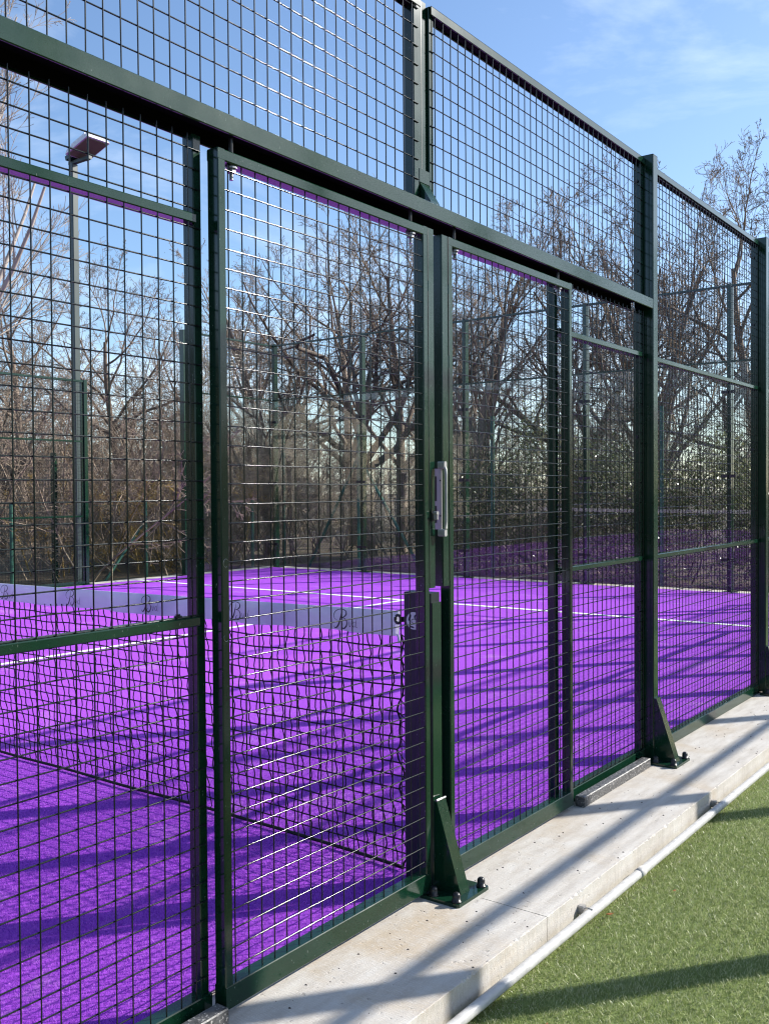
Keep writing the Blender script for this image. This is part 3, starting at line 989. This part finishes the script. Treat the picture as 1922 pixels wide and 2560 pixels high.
head = part('lamp_head', lampmb(-0.22, 0.34, -0.20, 0.20, 0.0, 0.085, 0.03), LAMPM, mast)
part('lamp_lens', lampmb(-0.19, 0.31, -0.175, 0.175, -0.012, -0.0005), LAMPG, head)
for k in range(9):
    part('cooling_fin', lampmb(-0.10, 0.24, -0.15 + 0.036 * k, -0.138 + 0.036 * k, 0.0855, 0.125), LAMPM, head)
part('driver_box', lampmb(-0.36, -0.225, -0.10, 0.10, 0.005, 0.07), STEEL, mast)

# ================================================================== CHAIN LINK AND BOUNDARY FENCES
def diamond(p0, p1, z0, z1, pitch, r):
    """chain-link fabric between two ground points"""
    a, b = Vector((p0[0], p0[1], 0)), Vector((p1[0], p1[1], 0))
    L = (b - a).length
    t = (b - a) / L
    h = z1 - z0
    S0, S1 = [], []
    n = int((L + h) / pitch)
    for i in range(n):
        s = -h + i * pitch
        for sg in (1, -1):
            u0, u1 = (s, s + h) if sg > 0 else (s + h, s)
            za, zb_ = z0, z1
            if u0 > u1:
                u0, u1, za, zb_ = u1, u0, zb_, za
            c0, c1 = max(u0, 0), min(u1, L)
            if c1 <= c0:
                continue
            f0, f1 = (c0 - u0) / (u1 - u0), (c1 - u0) / (u1 - u0)
            S0.append(a + t * c0 + Vector((0, 0, za + (zb_ - za) * f0)))
            S1.append(a + t * c1 + Vector((0, 0, za + (zb_ - za) * f1)))
    return seg_mesh(np.array([tuple(p) for p in S0]), np.array([tuple(p) for p in S1]), np.full(len(S0), r), np.full(len(S0), r), 3)

def seg_mesh(P0, P1, r0, r1, n):
    """n-sided prism round every segment, numpy batch"""
    D = P1 - P0
    D = D / np.maximum(np.linalg.norm(D, axis=1, keepdims=True), 1e-9)
    ref = np.where(np.abs(D[:, 2:3]) < 0.9, np.array([[0, 0, 1.0]]), np.array([[1.0, 0, 0]]))
    A = np.cross(D, ref)
    A /= np.linalg.norm(A, axis=1, keepdims=True)
    B = np.cross(D, A)
    N = len(P0)
    V = np.empty((N, 2 * n, 3))
    for k in range(n):
        w = 2 * math.pi * k / n
        o = A * math.cos(w) + B * math.sin(w)
        V[:, k] = P0 + o * r0[:, None]
        V[:, n + k] = P1 + o * r1[:, None]
    base = (np.arange(N) * 2 * n)[:, None]
    F = np.concatenate([base + np.array([[k, (k + 1) % n, n + (k + 1) % n, n + k]]) for k in range(n)], axis=0)
    return V.reshape(-1, 3), F

def link_fence(name, label, p0, p1, h, posts, braces=(), rp=0.03, pitch=0.07):
    zb0 = -0.17
    root = thing(name, (p0[0], p0[1], zb0), label, 'fence')
    V, F = diamond(p0, p1, zb0 + 0.03, zb0 + h, pitch, 0.0017)
    me = np_mesh('wire_mesh', V - np.array([p0[0], p0[1], zb0]), F, CLINK)
    put('wire_mesh', me, root)
    a, b = Vector((p0[0], p0[1], 0)), Vector((p1[0], p1[1], 0))
    t = (b - a).normalized()
    for s in posts:
        q = a + t * s
        part('post', MB().poly([(q.x, q.y, zb0), (q.x, q.y, zb0 + h + 0.06)], rp, 8), CLPOST, root)
    for s, d in braces:
        q, e = a + t * s, a + t * (s + d)
        part('brace', MB().poly([(q.x, q.y, zb0 + h * 0.8), (e.x, e.y, zb0)], rp * 0.8, 8), CLPOST, root)
    for z in (0.06, h * 0.5, h):
        part('line_wire', MB().poly([(a.x, a.y, zb0 + z), (b.x, b.y, zb0 + z)], 0.003, 4), CLINK, root)
    return root

link_fence('chain_link_fence', 'low green chain link fence behind the open side of the court', (-11.75, 3.0), (-11.75, 11.6), 1.32, (0.1, 2.75, 5.35, 8.0), ((5.35, -0.9),))
link_fence('chain_link_fence', 'tall green chain link fence with diagonal braces behind the glass back wall', (-11.70, 11.75), (2.5, 11.75), 2.75, (0.1, 2.05, 5.0, 8.0, 11.0, 14.0), ((2.05, 1.5), (2.05, -1.3)), 0.035)

bf = thing('boundary_fence', (-12.6, 5.3, -0.17), 'green framed boundary fence panel among the twigs at the far left', 'fence')
for y in (3.9, 5.75, 7.1):
    part('post', MB().tube(-12.65, -12.57, y - 0.04, y + 0.04, -0.17, 2.05, 2, 0.004), STEEL, bf)
for a, b in ((3.94, 5.71),):
    part('wire_mesh', wires_yz(steps(a, b, a, 0.055), steps(0, 2.0, 0.0, 0.2), a, b, -0.1, 2.0, -12.60, -12.604, 0.0025, 3), WIRE, bf)

# ================================================================== TREES AND SCRUB
def unit(v):
    return v / np.maximum(np.linalg.norm(v, axis=1, keepdims=True), 1e-9)

def grow(seed, start, dirs, lens, rads, levels, rmin=0.0035):
    """branches of each level grown in one numpy batch; returns segment lists per level and the tips"""
    rg = np.random.default_rng(seed)
    S, D, L, Rr = (np.array(x, float) for x in (start, dirs, lens, rads))
    D = unit(D)
    out = []
    tips = None
    for li, lv in enumerate(levels):
        n = len(S)
        k = lv['seg']
        pos = S.copy()
        d = D.copy()
        pts, dd = [pos.copy()], [d.copy()]
        segs0, segs1, ra, rb = [], [], [], []
        for j in range(k):
            d = unit(d + rg.normal(0, lv['w'], (n, 3)) + np.array([0, 0, lv.get('up', 0)]))
            nx = pos + d * (L / k)[:, None]
            t0, t1 = j / k, (j + 1) / k
            segs0.append(pos.copy()); segs1.append(nx.copy())
            ra.append(np.maximum(Rr * (1 - t0 * lv.get('tp', 0.75)), rmin)); rb.append(np.maximum(Rr * (1 - t1 * lv.get('tp', 0.75)), rmin))
            pos = nx
            pts.append(pos.copy()); dd.append(d.copy())
        out.append((np.concatenate(segs0), np.concatenate(segs1), np.concatenate(ra), np.concatenate(rb)))
        tips = (pos, d)
        if li + 1 < len(levels):
            nv = levels[li + 1]
            c = nv['n']
            t = rg.uniform(nv.get('t0', 0.25), 1.0, (n, c))
            ii = t * k
            i0 = np.minimum(ii.astype(int), k - 1)
            fr = (ii - i0)[..., None]
            PT, DT = np.stack(pts, 1), np.stack(dd, 1)
            idx = np.arange(n)[:, None]
            st = PT[idx, i0] * (1 - fr) + PT[idx, i0 + 1] * fr
            pd = DT[idx, i0]
            rnd_ = rg.normal(0, 1, (n, c, 3))
            rnd_[..., 2] *= nv.get('flat', 1.0)
            perp = rnd_ - (rnd_ * pd).sum(-1, keepdims=True) * pd
            perp /= np.maximum(np.linalg.norm(perp, axis=-1, keepdims=True), 1e-9)
            a = np.radians(rg.uniform(*nv['ang'], (n, c)))[..., None]
            nd = pd * np.cos(a) + perp * np.sin(a)
            ln = L[:, None] * nv['len'] * rg.uniform(0.6, 1.25, (n, c)) * (1.1 - 0.55 * t)
            rr = Rr[:, None] * (1 - t * lv.get('tp', 0.75)) * nv.get('r', 0.6)
            S, D, L, Rr = st.reshape(-1, 3), nd.reshape(-1, 3), ln.ravel(), rr.ravel()
    return out, tips

def branch_meshes(segs, split, m_tr, m_cr, name):
    def join(lst, n):
        P0, P1, a, b = (np.concatenate([s[i] for s in lst]) for i in range(4))
        return seg_mesh(P0, P1, a, b, n)
    V, F = join(segs[:split], 7)
    tr = np_mesh(name + '_trunk', V, F, m_tr)
    tr.polygons.foreach_set('use_smooth', [True] * len(tr.polygons))
    V, F = join(segs[split:], 3)
    cr = np_mesh(name + '_crown', V, F, m_cr)
    return tr, cr

def leaf_cards(rg, P, size, spread, m, name, n_per=1, droop=0.0):
    N = len(P) * n_per
    C = np.repeat(P, n_per, 0) + rg.normal(0, spread, (N, 3))
    a = unit(rg.normal(0, 1, (N, 3)) + np.array([0, 0, -droop]))
    b = unit(np.cross(a, rg.normal(0, 1, (N, 3))))
    s = (size * rg.uniform(0.6, 1.3, N))[:, None]
    V = np.stack([C, C + a * s + b * s * 0.32, C + a * s * 2.0, C + a * s - b * s * 0.32], 1).reshape(-1, 3)
    F = np.arange(4 * N).reshape(-1, 4)
    return V, F

def lv(n, l, ang, seg, w, up=0.0, r=0.55, tp=0.75, t0=0.25, flat=1.0):
    return dict(n=n, len=l, ang=ang, seg=seg, w=w, up=up, r=r, tp=tp, t0=t0, flat=flat)

KINDS = {}
def tree_kind(key, seed, H, levels, split, m_tr, m_cr, r0, lean=(0, 0), leaves=None, stems=1, rmin=0.0035):
    rg = np.random.default_rng(seed + 99)
    st = [(rg.normal(0, 0.15) if i else 0, rg.normal(0, 0.15) if i else 0, -0.05) for i in range(stems)]
    di = [(lean[0] + rg.normal(0, 0.22) * (stems > 1), lean[1] + rg.normal(0, 0.22) * (stems > 1), 1) for i in range(stems)]
    segs, tips = grow(seed, st, di, [H * rg.uniform(0.75, 1.0) if i else H for i in range(stems)], [r0] * stems, levels, rmin)
    tr, cr = branch_meshes(segs, split, m_tr, m_cr, key)
    lf = None
    if leaves:
        frac, size, mm = leaves
        P = tips[0]
        sel = rg.random(len(P)) < frac
        V, F = leaf_cards(rg, P[sel], size, 0.05, mm, key, 2, 0.5)
        lf = np_mesh(key + '_leaves', V, F, mm)
    KINDS[key] = (tr, cr, lf)

tree_kind('pale', 11, 9.0, [lv(1, 1, (0, 0), 12, 0.035, 0.04, tp=0.85), lv(20, 0.55, (28, 48), 8, 0.06, 0.10, 0.5, t0=0.12), lv(9, 0.46, (22, 42), 5, 0.07, 0.08, 0.5), lv(6, 0.48, (20, 40), 4, 0.08, 0.08, 0.55), lv(5, 0.55, (15, 38), 3, 0.10, 0.06, 0.6)], 2, BARK_PALE, BARK_PALE, 0.17, rmin=0.0042)
tree_kind('round', 23, 5.2, [lv(1, 1, (0, 0), 9, 0.07, 0.03, tp=0.7), lv(13, 0.75, (30, 65), 8, 0.13, 0.07, 0.55, t0=0.22), lv(8, 0.50, (30, 60), 5, 0.16, 0.05, 0.55), lv(7, 0.48, (25, 60), 4, 0.18, 0.04, 0.55), lv(6, 0.5, (25, 60), 3, 0.2, 0.03, 0.6)], 2, BARK_BROWN, BARK_BROWN, 0.13)
tree_kind('oak', 37, 4.6, [lv(1, 1, (0, 0), 9, 0.10, 0.02, tp=0.9), lv(13, 0.95, (30, 75), 10, 0.17, 0.055, 0.62, t0=0.35), lv(8, 0.48, (35, 75), 6, 0.24, 0.04, 0.55), lv(6, 0.46, (30, 70), 4, 0.26, 0.03, 0.55), lv(6, 0.5, (30, 70), 3, 0.28, 0.02, 0.6)], 3, BARK_DARK, BARK_BROWN, 0.17, (0.20, 0.10), (0.16, 0.030, DEADLEAF))
tree_kind('slim', 51, 7.0, [lv(1, 1, (0, 0), 11, 0.05, 0.03, tp=0.85), lv(22, 0.32, (25, 55), 7, 0.12, 0.09, 0.45, t0=0.15), lv(7, 0.5, (25, 55), 5, 0.15, 0.06, 0.5), lv(6, 0.5, (25, 55), 3, 0.18, 0.05, 0.55), lv(4, 0.55, (25, 55), 2, 0.2, 0.03, 0.6)], 2, BARK_DARK, BARK_BROWN, 0.11)
tree_kind('spread', 64, 3.4, [lv(1, 1, (0, 0), 7, 0.08, 0.0, tp=0.8), lv(10, 1.55, (45, 85), 12, 0.16, 0.03, 0.6, t0=0.4), lv(9, 0.42, (35, 70), 6, 0.22, 0.05, 0.55), lv(6, 0.5, (30, 65), 4, 0.24, 0.05, 0.55), lv(5, 0.5, (25, 60), 3, 0.25, 0.04, 0.6)], 3, BARK_DARK, BARK_DARK, 0.17, (0, 0), (0.07, 0.03, DEADLEAF))
tree_kind('budding', 77, 5.6, [lv(1, 1, (0, 0), 9, 0.05, 0.03, tp=0.75), lv(16, 0.62, (28, 55), 8, 0.09, 0.12, 0.5, t0=0.25), lv(8, 0.46, (25, 50), 5, 0.12, 0.10, 0.5), lv(6, 0.48, (20, 50), 4, 0.14, 0.08, 0.55), lv(4, 0.55, (20, 45), 3, 0.15, 0.06, 0.6)], 2, BARK_BROWN, BARK_RED, 0.13, (0, 0), (0.25, 0.022, DEADLEAF))

def put_tree(key, x, y, s, rz, label, name='bare_tree', group='bare trees beyond the court', sz=None):
    tr, cr, lf = KINDS[key]
    o = thing(name, (x, y, -0.17), label, 'tree', group)
    o.rotation_euler = (0, 0, rz)
    o.scale = (s, s, sz or s)
    put('trunk', tr, o)
    c = put('crown', cr, o)
    if lf:
        put('dry_leaves', lf, c)
    return o

TREES = [
    ('pale', -17.6, 6.6, 1.35, 0.4, 'large pale barked bare tree sweeping in from the left edge'),
    ('round', -22.0, 12.6, 1.20, 1.0, 'round bare tree just right of the floodlight mast'),
    ('slim', -19.6, 10.4, 0.95, 2.0, 'slim dark bare tree behind the floodlight mast'),
    ('round', -18.7, 13.2, 1.05, 3.1, 'grey brown bare tree seen left of the first gate'),
    ('budding', -16.2, 15.6, 1.10, 0.3, 'russet bare tree behind the glass side wall mesh'),
    ('budding', -14.2, 14.0, 1.02, 1.9, 'russet bare tree above the corner post of the glass wall'),
    ('oak', -11.6, 14.6, 1.28, 2.5, 'gnarled oak with thick dark limbs and dry leaves behind the nearer gate'),
    ('round', -13.4, 19.4, 1.22, 4.2, 'bare tree behind the oak limbs, seen at the gate edge'),
    ('slim', -10.2, 17.4, 1.08, 5.1, 'slim bare tree seen through the left of the handled gate'),
    ('oak', -8.6, 18.6, 1.22, 0.9, 'oak with dry leaves seen through the middle of the handled gate'),
    ('slim', -7.2, 15.8, 0.98, 2.7, 'slim bare trunk seen behind the right edge of the handled gate'),
    ('budding', -6.2, 17.8, 1.12, 3.6, 'bare tree with reddish twigs above the fixed panel right of the gates'),
    ('slim', -5.2, 15.2, 1.02, 0.2, 'slim bare trunk behind the fixed panel beside the tall post'),
    ('round', -4.4, 19.6, 1.25, 2.2, 'round bare tree left of the tall fence post'),
    ('spread', -4.1, 17.2, 1.02, 1.4, 'wide spreading bare oak filling the bay right of the tall post'),
    ('budding', -3.6, 22.5, 0.95, 5.5, 'tall budding tree topping the fence at the right edge'),
    ('budding', -12.6, 17.2, 1.24, 2.6, 'tall twiggy tree above the middle of the nearer gate'),
    ('round', -15.4, 18.8, 1.35, 0.7, 'broad bare crown above the left of the nearer gate'),
    ('budding', -9.4, 15.6, 1.16, 4.9, 'twiggy bare tree over the meeting edges of the gates'),
    ('budding', -7.4, 20.4, 1.30, 1.1, 'tall twiggy tree above the middle of the handled gate'),
    ('round', -2.9, 14.9, 0.52, 3.9, 'low round bare tree in the lower part of the right bay'),
]
for t in TREES:
    put_tree(*t)
iv = MB()
# ivy clad stem at the right
ivy = thing('ivy_clad_tree', (-2.15, 16.4, -0.17), 'dark ivy covered stem seen at the right behind the last bay', 'tree')
rg = np.random.default_rng(5)
part('trunk', MB().poly([(-2.15, 16.4, -0.17), (-2.2, 16.45, 2.0), (-2.05, 16.4, 4.2), (-2.2, 16.5, 6.0)], [0.16, 0.13, 0.10, 0.05], 8), BARK_DARK, ivy)
zc = rg.uniform(2.6, 5.4, 3200)
P = np.stack([-0.05 + rg.normal(0, 0.28, 3200) * (1.15 - np.abs(zc - 4.0) / 2), 0.02 + rg.normal(0, 0.3, 3200), zc], 1)
V, F = leaf_cards(rg, P, 0.04, 0.02, IVY, 'ivy', 1, 0.6)
put('ivy', np_mesh('ivy', V, F, IVY), ivy)

# scrub that reads as one mass: joined copies of a many-stemmed shrub
def shrub_segs(seed, H, w=0.13, stems=7):
    rg = np.random.default_rng(seed)
    st = np.concatenate([rg.normal(0, 0.25, (stems, 2)), np.full((stems, 1), -0.03)], 1)
    di = np.concatenate([rg.normal(0, 0.38, (stems, 2)), np.ones((stems, 1))], 1)
    segs, tips = grow(seed, st, di, H * rg.uniform(0.6, 1.0, stems), np.full(stems, 0.022), [
        lv(1, 1, (0, 0), 7, w, 0.03, tp=0.8), lv(10, 0.42, (25, 65), 5, w * 1.3, 0.03, 0.55, t0=0.12),
        lv(6, 0.45, (25, 65), 3, w * 1.6, 0.02, 0.6), lv(4, 0.5, (25, 60), 2, w * 1.6, 0.0, 0.65)], 0.0032)
    P0, P1, a, b = (np.concatenate([s[i] for s in segs]) for i in range(4))
    return P0, P1, a, b

def thicket(name, label, cat, spots, m, seed, Hs=(2.2, 3.6), w=0.13, stems=7, rk=1.0):
    kinds = [shrub_segs(seed + i, 1.0, w, stems) for i in range(3)]
    rg = np.random.default_rng(seed)
    A, B, Ra, Rb = [], [], [], []
    for i, (x, y) in enumerate(spots):
        P0, P1, a, b = kinds[i % 3]
        h = rg.uniform(*Hs)
        t = rg.uniform(0, 6.28)
        Rm = np.array([[math.cos(t), -math.sin(t), 0], [math.sin(t), math.cos(t), 0], [0, 0, 1]])
        off = np.array([x, y, -0.17])
        A.append(P0 @ Rm.T * h + off); B.append(P1 @ Rm.T * h + off)
        k = (0.75 + 0.25 * h / 3) * rk
        Ra.append(np.maximum(a * k, 0.003 * rk)); Rb.append(np.maximum(b * k, 0.003 * rk))
    V, F = seg_mesh(np.concatenate(A), np.concatenate(B), np.concatenate(Ra), np.concatenate(Rb), 3)
    o = put(name, np_mesh(name, V, F, m))
    tag(o, label, cat, kind='stuff')

rr_ = random.Random(8)
thicket('scrub_thicket', 'dense brown leafless scrub behind the far fence', 'scrub', [(-12.9 - dx_, 6.7 + 0.61 * dx_ + 0.36 * i + rr_.uniform(-0.2, 0.4)) for i, dx_ in enumerate([rr_.uniform(0, 4.0) for _ in range(20)])], BARK_RED, 201, (2.6, 4.8))
thicket('bramble_thicket', 'ochre lichened branches leaning over the chain link fence', 'scrub', [(-12.3 - rr_.uniform(0, 1.4), 8.4 + 0.8 * i) for i in range(4)], BARK_YEL, 305, (1.7, 2.9), 0.2, 6)
thicket('scrub_thicket', 'leafless scrub behind the glass back wall', 'scrub', [(-11.5 + 1.05 * i + rr_.uniform(-0.4, 0.4), 12.7 + rr_.uniform(0, 2.2)) for i in range(8)], BARK_BROWN, 410, (1.3, 2.7))
thicket('distant_wood', 'distant bare wood closing the view behind the nearer trees', 'wood', [(-34 + 2.1 * i + rr_.uniform(-1, 1), 16 + 0.95 * i * 0.9 + rr_.uniform(0, 7)) for i in range(14)], BARK_BROWN, 520, (5.5, 8.5), 0.10, 9, 1.6)

def wood_spots(a0, a1, d0, d1, n, seed):
    r = random.Random(seed)
    out = []
    for i in range(n):
        a = math.radians(a0 + (a1 - a0) * (i + r.uniform(0, 1)) / n)
        d = r.uniform(d0, d1)
        out.append((math.sin(a) * d, math.cos(a) * d))
    return out
thicket('distant_wood', 'denser far row of bare wood behind the whole court', 'wood', wood_spots(-80, -43, 33, 46, 17, 4), BARK_RED, 720, (6.0, 9.0), 0.12, 9, 1.9)
thicket('distant_wood', 'low far scrub seen under the limbs right of the gates', 'wood', wood_spots(-43, 2, 34, 46, 10, 6), BARK_BROWN, 740, (3.4, 5.4), 0.12, 8, 1.7)
thicket('distant_wood', 'bare wood on the sunny side beyond the neighbouring court', 'wood', wood_spots(18, 110, 30, 40, 26, 5), BARK_DARK, 760, (5.5, 8.5), 0.11, 9, 2.4)
thicket('distant_wood', 'bare wood standing behind the clubhouse', 'wood', [(-75 + 4.2 * i + rr_.uniform(-1, 1), -40 + 0.35 * i + rr_.uniform(0, 5)) for i in range(20)], BARK_DARK, 620, (9, 13), 0.10, 9, 2.6)
# unseen hedge added behind the near end of the court to darken the paint's reflections
con = thing('added_dark_hedge', (-12.0, -17.0, -0.17), 'unseen dark hedge added behind the near end of the court to darken steel reflections', 'hedge')
rg = np.random.default_rng(77)
NC = 26000
cx0 = rg.uniform(-11, 11, NC)
P = np.stack([cx0, rg.normal(0, 0.7, NC), rg.uniform(0, 1, NC) * (5.4 + 0.8 * np.sin(cx0 * 2.6))], 1)
V, F = leaf_cards(rg, P, 0.13, 0.05, IVY, 'conifer', 1, -0.6)
put('foliage', np_mesh('foliage', V, F, IVY), con)
# evergreen laurel behind the glass back wall
hedge = thing('laurel_hedge', (-4.0, 13.0, -0.17), 'glossy evergreen laurel hedge behind the glass back wall', 'hedge')
rg = np.random.default_rng(9)
NL = 60000
hx = rg.uniform(-8.6, 1.2, NL)
hz = rg.uniform(0, 1, NL) ** 0.7
top = 1.45 + 0.35 * np.sin(hx * 1.7) + 0.25 * np.sin(hx * 3.9 + 1) + 1.0 * np.exp(-((hx + 5.6) / 2.2) ** 2)
dens = rg.random(NL) < np.clip(0.35 + 0.65 * (np.sin(hx * 2.3) * 0.5 + 0.5) + 0.3 * (hx > -6), 0, 1)
P = np.stack([hx + 4.0, rg.normal(-0.3, 0.45, NL), hz * top * rg.uniform(0.85, 1.15, NL)], 1)[dens]
V, F = leaf_cards(rg, P, 0.042, 0.03, LAUREL, 'laurel', 1, 0.3)
put('foliage', np_mesh('foliage', V, F, LAUREL), hedge)
sg, _ = grow(31, [(x + 4.0, rg.normal(0, 0.2), 0) for x in np.arange(-10, 1.2, 0.28)], [(rg.normal(0, 0.3), rg.normal(0, 0.3), 1) for _ in np.arange(-10, 1.2, 0.28)],
             [1.6] * 40, [0.016] * 40, [lv(1, 1, (0, 0), 6, 0.14, 0.0), lv(6, 0.5, (25, 60), 4, 0.18, 0.02)], 0.004)
V, F = seg_mesh(*(np.concatenate([s[i] for s in sg]) for i in range(4)), 3)
put('stems', np_mesh('stems', V, F, BARK_DARK), hedge)

# ================================================================== CLUBHOUSE (seen mirrored in the glass)
club = thing('clubhouse', (-33.0, -26.0, -0.17), 'cream rendered clubhouse mirrored in the glass back wall', 'building')
part('wall', MB().box(-46, -24, -32, -25, -0.17, 5.2), RENDERW, club)
rf = MB().prism([(-46.5, -24.4, 5.2), (-46.5, -28.5, 7.6), (-46.5, -32.6, 5.2)], (23.0, 0, 0))
part('roof', rf, ROOFM, club)
gb = MB().box(-40.5, -35.0, -24.99, -22.0, -0.17, 5.0)
part('porch', gb, RENDERW, club)
part('porch_roof', MB().prism([(-40.9, -24.9, 5.0), (-37.75, -24.9, 7.2), (-34.6, -24.9, 5.0)], (0, 3.2, 0)), RENDERW, club)
for x in (-44.2, -42.2, -33.0, -30.4, -27.8, -25.2):
    w = part('window', MB().box(x - 0.75, x + 0.75, -24.995, -24.93, 1.0, 2.6), FRAMEW, club)
    part('pane', MB().box(x - 0.66, x + 0.66, -24.93, -24.915, 1.08, 2.52), WINM, w)
part('door', MB().box(-38.6, -36.9, -21.998, -21.94, -0.16, 2.3), WINM, club)

# ================================================================== TURF FIBRES AND LITTER
def blades(name, x0, x1, y0, y1, z, density, h, w, m, seed, lean=0.5, fall=None):
    rg = np.random.default_rng(seed)
    N = int((x1 - x0) * (y1 - y0) * density)
    C = np.stack([rg.uniform(x0, x1, N), rg.uniform(y0, y1, N)], 1)
    if fall:
        cx_, cy_, d0, d1 = fall
        d = np.hypot(C[:, 0] - cx_, C[:, 1] - cy_)
        C = C[rg.random(N) < np.clip((d1 - d) / (d1 - d0), 0, 1)]
        N = len(C)
    a = rg.uniform(0, 2 * math.pi, N)
    hh = h * rg.uniform(0.55, 1.2, N)
    ln = lean * rg.uniform(0.2, 1.5, N)
    b = rg.uniform(0, 2 * math.pi, N)
    dx, dy = np.cos(a) * w * 0.5, np.sin(a) * w * 0.5
    mx = np.stack([C[:, 0] + np.cos(b) * hh * ln * 0.35, C[:, 1] + np.sin(b) * hh * ln * 0.35, z + hh * 0.6], 1)
    tp_ = np.stack([C[:, 0] + np.cos(b) * hh * ln, C[:, 1] + np.sin(b) * hh * ln, z + hh], 1)
    zz = np.full(N, z - 0.001)
    V = np.stack([np.stack([C[:, 0] - dx, C[:, 1] - dy, zz], 1), np.stack([C[:, 0] + dx, C[:, 1] + dy, zz], 1),
                  mx + np.stack([dx * .8, dy * .8, 0 * dx], 1), mx - np.stack([dx * .8, dy * .8, 0 * dx], 1), tp_], 1).reshape(-1, 3)
    o = np.arange(N)[:, None] * 5
    F = np.concatenate([o + np.array([[0, 1, 2]]), o + np.array([[0, 2, 3]]), o + np.array([[3, 2, 4]])], 0)
    return V, F

V, F = blades('grass', 0.40, 1.35, -1.1, 3.3, -0.115, 34000, 0.013, 0.0016, GBLADE, 41, 1.1, (0.9, -0.6, 1.6, 4.2))
tag(put('grass_fibre', np_mesh('grass_fibre', V, F, GBLADE)), 'short green artificial grass fibres beside the plinth', 'grass', kind='stuff')
V, F = blades('fibre', -3.4, -0.10, -1.7, 2.4, 0.0, 30000, 0.0085, 0.0013, FIBRE, 42, 0.9, (0.2, -1.6, 1.9, 4.2))
tag(put('turf_fibre', np_mesh('turf_fibre', V, F, FIBRE)), 'short purple artificial turf fibres on the court', 'turf', kind='stuff')

rnd = random.Random(21)
def leaf(x, y, z, s, rz, label):
    mb = MB()
    pts = [(-1, 0, 0), (-0.5, 0.42, 0.1), (0.2, 0.5, 0.22), (1.0, 0.05, 0.35), (0.2, -0.42, 0.05), (-0.5, -0.4, 0.2)]
    c, q = math.cos(rz), math.sin(rz)
    P = [(x + s * (a * c - b * q), y + s * (a * q + b * c), z + s * (d + 0.12)) for a, b, d in pts]
    mb.prism(P, (0, 0, 0.0006))
    solo('fallen_leaf', mb, LEAFB, label, 'leaf', 'fallen leaves', loc=(x, y, z))
leaf(0.455, 0.335, -0.106, 0.014, 0.5, 'brown fallen leaf on the grass by the pipe clip')
leaf(0.60, -0.40, -0.108, 0.011, 2.1, 'small russet fallen leaf in the shadow band on the grass')
leaf(0.56, 0.66, -0.108, 0.008, 1.0, 'tiny dark fallen leaf on the grass beside the pipe coupling')
grit = MB()
for i in range(170):
    x, y = rnd.uniform(0.04, 0.37), rnd.uniform(-1.2, 3.6)
    s = rnd.choice([0.0012, 0.0018, 0.0025, 0.004]) 
    z = -0.0149
    grit.add([(x - s, y, z), (x, y - s, z), (x + s * 1.3, y, z), (x, y + s, z), (x, y, z + s * 0.8)], [(0, 1, 4), (1, 2, 4), (2, 3, 4), (3, 0, 4)])
tag(solo('grit', grit, PEBBLE), 'dark grit and crumbs scattered on the concrete plinth', 'grit', kind='stuff')

crumb = MB()
rnd = random.Random(5)
for i in range(420):
    y = rnd.uniform(-0.9, 3.4)
    x = 0.446 + abs(rnd.gauss(0, 0.018))
    s = rnd.uniform(0.001, 0.0028)
    z = -0.1135 + rnd.uniform(0, 0.006)
    crumb.add([(x - s, y, z), (x, y - s, z), (x + s * 1.3, y, z), (x, y + s, z), (x, y, z + s)], [(0, 1, 4), (1, 2, 4), (2, 3, 4), (3, 0, 4)])
tag(solo('sand_crumbs', crumb, SANDM), 'pale sand and crumbs gathered along the pipe edge', 'sand', kind='stuff')
